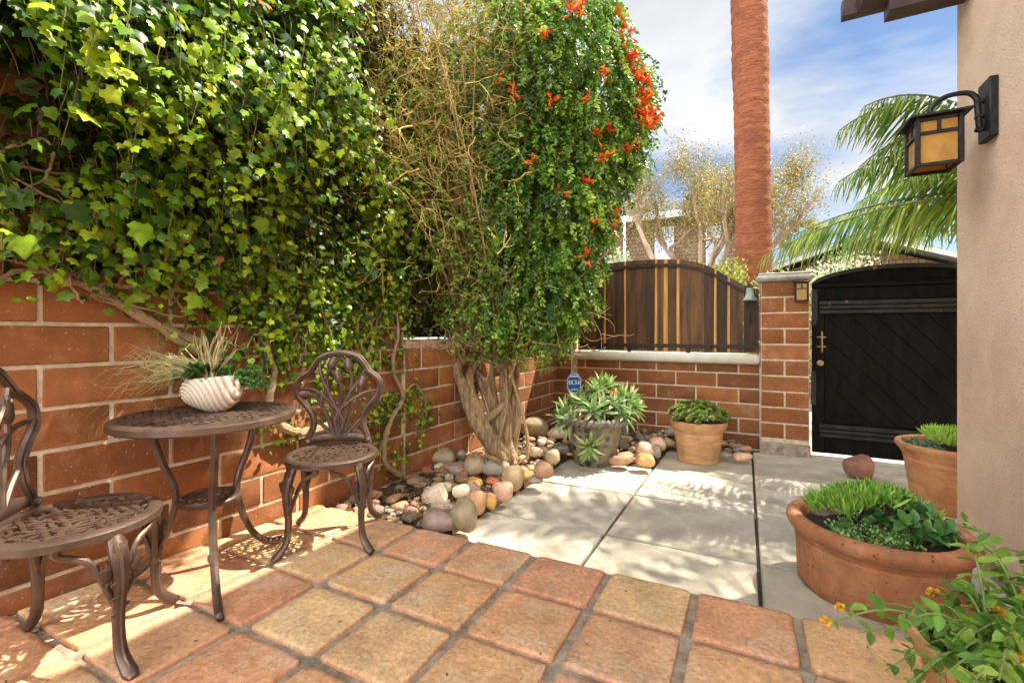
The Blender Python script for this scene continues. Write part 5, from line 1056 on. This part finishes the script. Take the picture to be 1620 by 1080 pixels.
# ------------------------------------------------------------------ palms
def frond(m, st, base, az, el, L, droop, r_, n=46, ll=.34, col=((.10, .20, .03), (.17, .29, .045), (.26, .38, .07)), hang=.5, w=.055):
    d = np.array([math.cos(az) * math.cos(el), math.sin(az) * math.cos(el), math.sin(el)]); t = np.linspace(0, 1, 22)
    P = np.asarray(base)[None] + d[None] * (L * t)[:, None] + np.array([0, 0, -1.0])[None] * (droop * L * t ** 2.1)[:, None]; st.tube(P, lin([.018, .011, .004], 22), 6, col=(.24, .27, .08)); T = nrm(np.gradient(P, axis=0))
    side = nrm(np.cross(T, [0, 0, 1.0])); tt = np.linspace(.14, 1.0, n)
    for s_ in (-1, 1):
        i = np.clip((tt * 21).astype(int), 0, 21); p = P[i] * (1 - (tt * 21 - i))[:, None] + P[np.clip(i + 1, 0, 21)] * (tt * 21 - i)[:, None]
        tip = nrm(T[i] * .65 + side[i] * s_ * .9 + np.array([0, 0, -1.0]) * (hang * r_.uniform(.5, 1.2, n))[:, None] + r_.normal(0, .09, (n, 3))); lenv = ll * (np.sin(np.pi * (tt * .82 + .12)) ** .6) * r_.uniform(.85, 1.1, n)
        V_, F_ = oval(7, w, -.28, .35, .45, .5); m.scatter(V_, F_, p, tip, nrm(np.cross(tip, T[i]) * s_ + np.array([0, 0, .3])), lenv, rcol(n, col, r=r_))
r = np.random.default_rng(8)
pg = thing('feathery_palm', 'young feather palm arching green fronds over the black gate from behind the stucco corner', 'palm', (1.95, 4.55, -.25))
m = MB(); st = MB(); hub = np.array([1.95, 4.55, 1.95])
FR = [(math.radians(188), 1.02, 2.5, .60), (math.radians(196), 1.0, 2.25, .52), (math.radians(181), .20, 1.85, .36), (math.radians(172), .30, 1.70, .36), (math.radians(190), .95, 2.05, .66), (math.radians(183), .80, 1.85, .58), (math.radians(200), .98, 1.70, .72), (math.radians(165), .70, 1.5, .55),
      (math.radians(240), .5, 1.3, .5), (math.radians(290), .5, 1.3, .5), (math.radians(60), .5, 1.3, .5), (math.radians(120), .5, 1.3, .5), (math.radians(20), .6, 1.3, .5), (math.radians(150), .3, 1.5, .4)]
for az, el, L, dr in FR: frond(m, st, hub, az, el, L, dr, r, n=54, ll=.42, hang=1.0, w=.0150, col=((.09, .19, .025), (.18, .30, .04), (.34, .42, .07)))
sub(m, 'fronds', M['palm'], pg); sub(st, 'stalks', M['wood'], pg)
m = MB(); m.tube([(1.95, 4.55, -.4), (1.95, 4.56, .8), (1.95, 4.55, 1.97)], [.10, .085, .075], 14); sub(m, 'trunk', M['palmbark'], pg)
pq = thing('unseen_feather_palm', 'unseen tall feather palm added beyond the black gate so its fronds dapple the paving', 'palm', (3.25, 6.2, -.5)); m = MB(); st = MB(); hub = np.array([3.25, 6.2, 5.3])  # palm added out of view to throw frond shadows on the slabs
for az, el, L in ((186, .22, 2.7), (194, .10, 2.8), (203, .20, 2.7), (220, .15, 2.6), (196, .45, 2.4), (236, .30, 2.2), (300, .4, 2.0), (20, .4, 2.0), (70, .4, 2.0), (110, .4, 2.0)): frond(m, st, hub, math.radians(az), el, L, .14, r, n=56, ll=.46, hang=.35, w=.022)
sub(m, 'fronds', M['palm'], pq); sub(st, 'stalks', M['wood'], pq); m = MB(); m.tube([(3.25, 6.2, -.6), (3.27, 6.2, 2), (3.25, 6.2, 5.32)], [.13, .11, .09], 14); sub(m, 'trunk', M['palmbark'], pq)
# tall trunk
tp_ = thing('tall_palm', 'tall fan palm with a thick red brown ringed trunk rising behind the pillar', 'palm', (.11, 7.92, -.4)); m = MB(); zz = np.linspace(-.45, 13.2, 420); r = np.random.default_rng(12)
rad = .245 + .006 * np.sin(zz * 1.1) + .008 * np.abs(np.sin(zz * 13 + 1.1 * np.sin(zz * 2.3))) + .003 * np.sin(zz * 41) + .012 * np.exp(-((zz - 5.1) / .3) ** 2) + .03 * np.exp(-(zz + .5) / .5)
P = np.c_[.11 - .012 * zz + .02 * np.sin(zz * .5), 7.92 + 0 * zz, zz]; m.tube(P, rad, 40); V = m.V[0]; V += r.normal(0, .0025, V.shape); sub(m, 'trunk', M['palmbark'], tp_, angle=0)
m = MB(); st = MB()
for k in range(26):
    a = r.uniform(0, 6.28); el = r.uniform(-.5, 1.2); d = np.array([math.cos(a) * math.cos(el), math.sin(a) * math.cos(el), math.sin(el)]); c = np.array([-.05, 7.92, 13.2]); e_ = c + d * 1.5; st.tube([c, (c + e_) / 2, e_], [.03, .02, .015], 5, col=(.25, .25, .08)); n = 40; u = nrm(np.cross(d, [0, 0, 1.0])); w = np.cross(u, d); th = np.linspace(-1.9, 1.9, n); tip = nrm(np.cos(th)[:, None] * d + np.sin(th)[:, None] * u + w * .0 - np.array([0, 0, .25])); m.scatter(BLADE_V, BLADE_F, np.tile(e_, (n, 1)), tip, np.tile(w, (n, 1)), 1.1, rcol(n, [(.10, .18, .05)], r=r), wid=1.6)
sub(m, 'fronds', M['palm'], tp_); sub(st, 'stalks', M['wood'], tp_)
dp = thing('small_palm', 'small distant fan palm beyond the grey roofs, right of the tall trunk', 'palm', (3.25, 35, -.6)); m = MB(); st = MB(); c = np.array([3.25, 35, 7.1]); m2 = MB(); m2.tube([(3.2, 35, -.6), (3.3, 35, 3), c], [.22, .18, .16], 10); sub(m2, 'trunk', M['pale_bark'], dp)
for k in range(34):
    a = r.uniform(0, 6.28); el = r.uniform(-.9, 1.3); d = np.array([math.cos(a) * math.cos(el), math.sin(a) * math.cos(el), math.sin(el)]); e_ = c + d * .7; n = 14; u = nrm(np.cross(d, [.1, .2, 1.0])); th = np.linspace(-1.3, 1.3, n); m.scatter(BLADE_V, BLADE_F, np.tile(e_, (n, 1)), nrm(np.cos(th)[:, None] * d + np.sin(th)[:, None] * u - np.array([0, 0, .3])), np.tile(np.cross(u, d), (n, 1)), .85, rcol(n, [(.22, .24, .10), (.30, .28, .13)], r=r), wid=2.2)
sub(m, 'fronds', M['palm'], dp)

# ------------------------------------------------------------------ background
pb = thing('paperbark_tree', 'pale barked tree with sparse golden foliage behind the wooden fence', 'tree', (-1.0, 10.7, -.5)); r = np.random.default_rng(61); m = MB(); tips = []
def grow(p, d, L, rad, k):
    n = 7; P = [p]; v = d
    for q in range(n): v = nrm(v + r.normal(0, .12, 3) + np.array([0, 0, .07])); P.append(P[-1] + v * L / n)
    m.tube(np.array(P), lin([rad, rad * .68], n + 1), 7 if k > 2 else 5)
    if k < 3:
        for q in (2, 4, 6, 7): tips.append((P[q], v))
    if k == 0: return
    for q in range(3 if k < 3 else 2):
        i = r.integers(3 if k < 3 else 5, n + 1) if q else n; grow(P[i], nrm(v + r.normal(0, .46, 3) + np.array([0, 0, .12])), L * r.uniform(.56, .72), rad * .62, k - 1)
for (x, y, d, rr) in ((-1.15, 10.7, (-.22, 0, 1), .17), (-1.0, 10.8, (.05, .1, 1), .16), (-.75, 10.7, (.16, -.1, 1), .17), (-.95, 11.0, (.1, .2, 1), .12)): grow(np.array([x, y, -.6]), nrm(np.array(d)), 2.35, rr * .75, 4)
sub(m, 'trunk', M['pale_bark'], pb)
m = MB(); P_ = []
for p, v in tips:
    if p[2] > 3.3 + r.uniform(-.4, .5) and -2.4 < p[0] < 1.3:
        for q in range(62): P_.append(p + r.normal(0, .19, 3))
P_ = np.array(P_); n = len(P_); m.scatter(OVS_V, OVS_F, P_, rdir(n, r), rdir(n, r), r.uniform(.030, .060, n), rcol(n, [(.32, .22, .06), (.22, .19, .05), (.42, .30, .10), (.14, .16, .04)], r=r)); sub(m, 'crown', M['leaf'], pb)
def bush(name, label, c, rad, cols, n, size, seed, cat='bush', fl=None):
    r_ = np.random.default_rng(seed); t = thing(name, label, cat, (c[0], c[1], c[2] - rad[2])); m = MB(); st = MB(); d = rdir(n, r_); k = r_.uniform(.35, 1, n) ** .5; lump = 1 + .18 * np.sin(d[:, 0] * 5 + seed) + .16 * np.sin(d[:, 2] * 6 + d[:, 1] * 4)
    P = np.array(c) + d * np.array(rad) * (k * lump)[:, None]; tip = nrm(d + r_.normal(0, .6, (n, 3)) + np.array([0, 0, .3])); m.scatter(OVS_V, OVS_F, P, tip, rdir(n, r_), r_.uniform(.6, 1.2, n) * size, rcol(n, cols, r=r_), wid=1.3); sub(m, 'foliage', M['leaf'], t)
    for q in range(14): e_ = np.array(c) + rdir(1, r_)[0] * np.array(rad) * .75; st.tube([np.array([c[0], c[1], c[2] - rad[2] * 1.0]), (np.array(c) + e_) / 2, e_], [.02, .012, .004], 5, col=(.25, .18, .10))
    sub(st, 'stems', M['wood'], t); return t
bush('sage_bush', 'pale grey green bush peeping over the left end of the wooden fence', (-1.62, 6.55, 1.25), (.55, .4, .85), [(.42, .48, .34), (.34, .42, .27), (.52, .56, .42)], 5200, .045, 2)
bush('green_bush', 'yellow green bush between the wooden fence and the tall palm trunk', (-.42, 7.3, 1.2), (.55, .4, .9), [(.24, .32, .05), (.36, .40, .08), (.42, .36, .08), (.15, .24, .05)], 4200, .05, 5)
bush('pale_bush', 'pale flowering bush behind the pillar cap and gate arch', (1.02, 7.75, 1.15), (.85, .5, .95), [(.45, .50, .36), (.62, .62, .52), (.34, .42, .24)], 6500, .045, 6)
bush('green_bush', 'low bright green bush just right of the tall palm trunk', (.55, 8.6, 1.0), (.35, .3, .95), [(.20, .36, .06), (.30, .44, .09)], 2600, .05, 8)

def shingle_mat():
    mt = bpy.data.materials.new('shingle_siding'); mt.use_nodes = True; nt = mt.node_tree; n = nt.nodes; l = nt.links; p = n['Principled BSDF']; p.inputs['Roughness'].default_value = .9
    tc = n.new('ShaderNodeTexCoord'); sp_ = n.new('ShaderNodeSeparateXYZ'); l.new(tc.outputs['Object'], sp_.inputs[0]); ad = n.new('ShaderNodeMath'); l.new(sp_.outputs[0], ad.inputs[0]); l.new(sp_.outputs[1], ad.inputs[1]); cb = n.new('ShaderNodeCombineXYZ'); l.new(ad.outputs[0], cb.inputs[0]); l.new(sp_.outputs[2], cb.inputs[1])
    b = n.new('ShaderNodeTexBrick'); b.inputs['Scale'].default_value = 1; b.inputs['Brick Width'].default_value = .13; b.inputs['Row Height'].default_value = .13; b.inputs['Mortar Size'].default_value = .010; b.inputs['Color1'].default_value = (.21, .13, .06, 1); b.inputs['Color2'].default_value = (.14, .085, .04, 1); b.inputs['Mortar'].default_value = (.05, .03, .016, 1); l.new(cb.outputs[0], b.inputs[0]); l.new(b.outputs[0], p.inputs['Base Color']); return mt
M['siding'] = shingle_mat()
h1 = thing('shingled_house', 'brown shingled house with white trim behind the pale barked tree', 'house', (-4.3, 19, -.5))
m = MB(); m.cbox(-8.5, -.25, 16, 22, -.6, 4.75, .01); sub(m, 'wall', M['siding'], h1, smooth=False)
m = MB(); m.cbox(-8.9, .1, 15.55, 22.4, 4.76, 4.90, .01); m.prism([(-8.9, 4.91), (.1, 4.91), (.1, 4.98), (-4.4, 5.6), (-8.9, 4.98)], lambda V: np.c_[V[:, 0], 15.7 + V[:, 2], V[:, 1]], 6.6); sub(m, 'roof', M['roof'], h1, smooth=False)
m = MB(); m.cbox(-8.95, .15, 15.50, 15.548, 4.70, 4.92, .005); sub(m, 'fascia', M['trim'], h1)
m = MB(); m.cbox(-1.6, -.75, 15.9, 18, 4.93, 5.35, .01); m.prism([(-1.75, 5.36), (-.6, 5.36), (-1.2, 5.75)], lambda V: np.c_[V[:, 0], 15.7 + V[:, 2], V[:, 1]], 2.6); sub(m, 'dormer', M['gate_rail'], h1, smooth=False)
for x in (-2.75, -1.15):
    m = MB(); m.cbox(x, x + .62, 15.93, 15.995, 3.05, 4.50, .004); w_ = sub(m, 'window', M['trim'], h1); m = MB(); m.cbox(x + .07, x + .55, 15.915, 15.9285, 3.13, 4.43, .001); q_ = m.build('pane', M['pane']); q_.parent = w_
    m = MB(); m.cbox(x + .295, x + .325, 15.905, 15.9145, 3.13, 4.43, .001)
    for z in (3.55, 3.98): m.cbox(x + .07, x + .55, 15.906, 15.9140, z, z + .03, .001)
    q_ = m.build('glazing_bars', M['trim']); q_.parent = w_
m = MB(); m.cbox(-3.7, -3.62, 15.46, 15.495, 3.3, 4.7, .004); sub(m, 'downpipe', M['trim'], h1)
h2 = thing('low_house', 'low grey roofed bungalow with white fascia seen over the black gate', 'house', (2.4, 16, -.5))
m = MB(); O = [(.75, -.6), (4.25, -.6), (4.25, 2.3), (2.35, 2.98), (.75, 2.42)]; m.prism(O, lambda V: np.c_[V[:, 0], 13.0 + V[:, 2], V[:, 1]], 8); sub(m, 'wall', M['siding'], h2, smooth=False)
m = MB(); O = [(.35, 2.40), (2.35, 3.10), (4.7, 2.24), (4.7, 2.35), (2.35, 3.22), (.35, 2.52)]; m.prism(O, lambda V: np.c_[V[:, 0], 12.6 + V[:, 2], V[:, 1]], 9); sub(m, 'roof', M['roof'], h2, smooth=False)
m = MB(); O = [(.33, 2.37), (2.35, 3.075), (4.75, 2.20), (4.75, 2.30), (2.35, 3.18), (.33, 2.47)]; m.prism(O, lambda V: np.c_[V[:, 0], 12.54 + V[:, 2], V[:, 1]], .055); sub(m, 'fascia', M['cap'], h2, smooth=False)
m = MB(); m.cbox(2.0, 2.7, 12.94, 12.995, 1.5, 2.4, .004); w_ = sub(m, 'window', M['trim'], h2); m = MB(); m.cbox(2.07, 2.63, 12.925, 12.9385, 1.57, 2.33, .001); q_ = m.build('pane', M['pane']); q_.parent = w_
bpy.context.view_layer.update()
for o in bpy.data.objects:                                       # panes were given in world coordinates
    if o.name.split('.')[0] in ('pane', 'glazing_bars'): o.matrix_parent_inverse = o.parent.matrix_world.inverted()
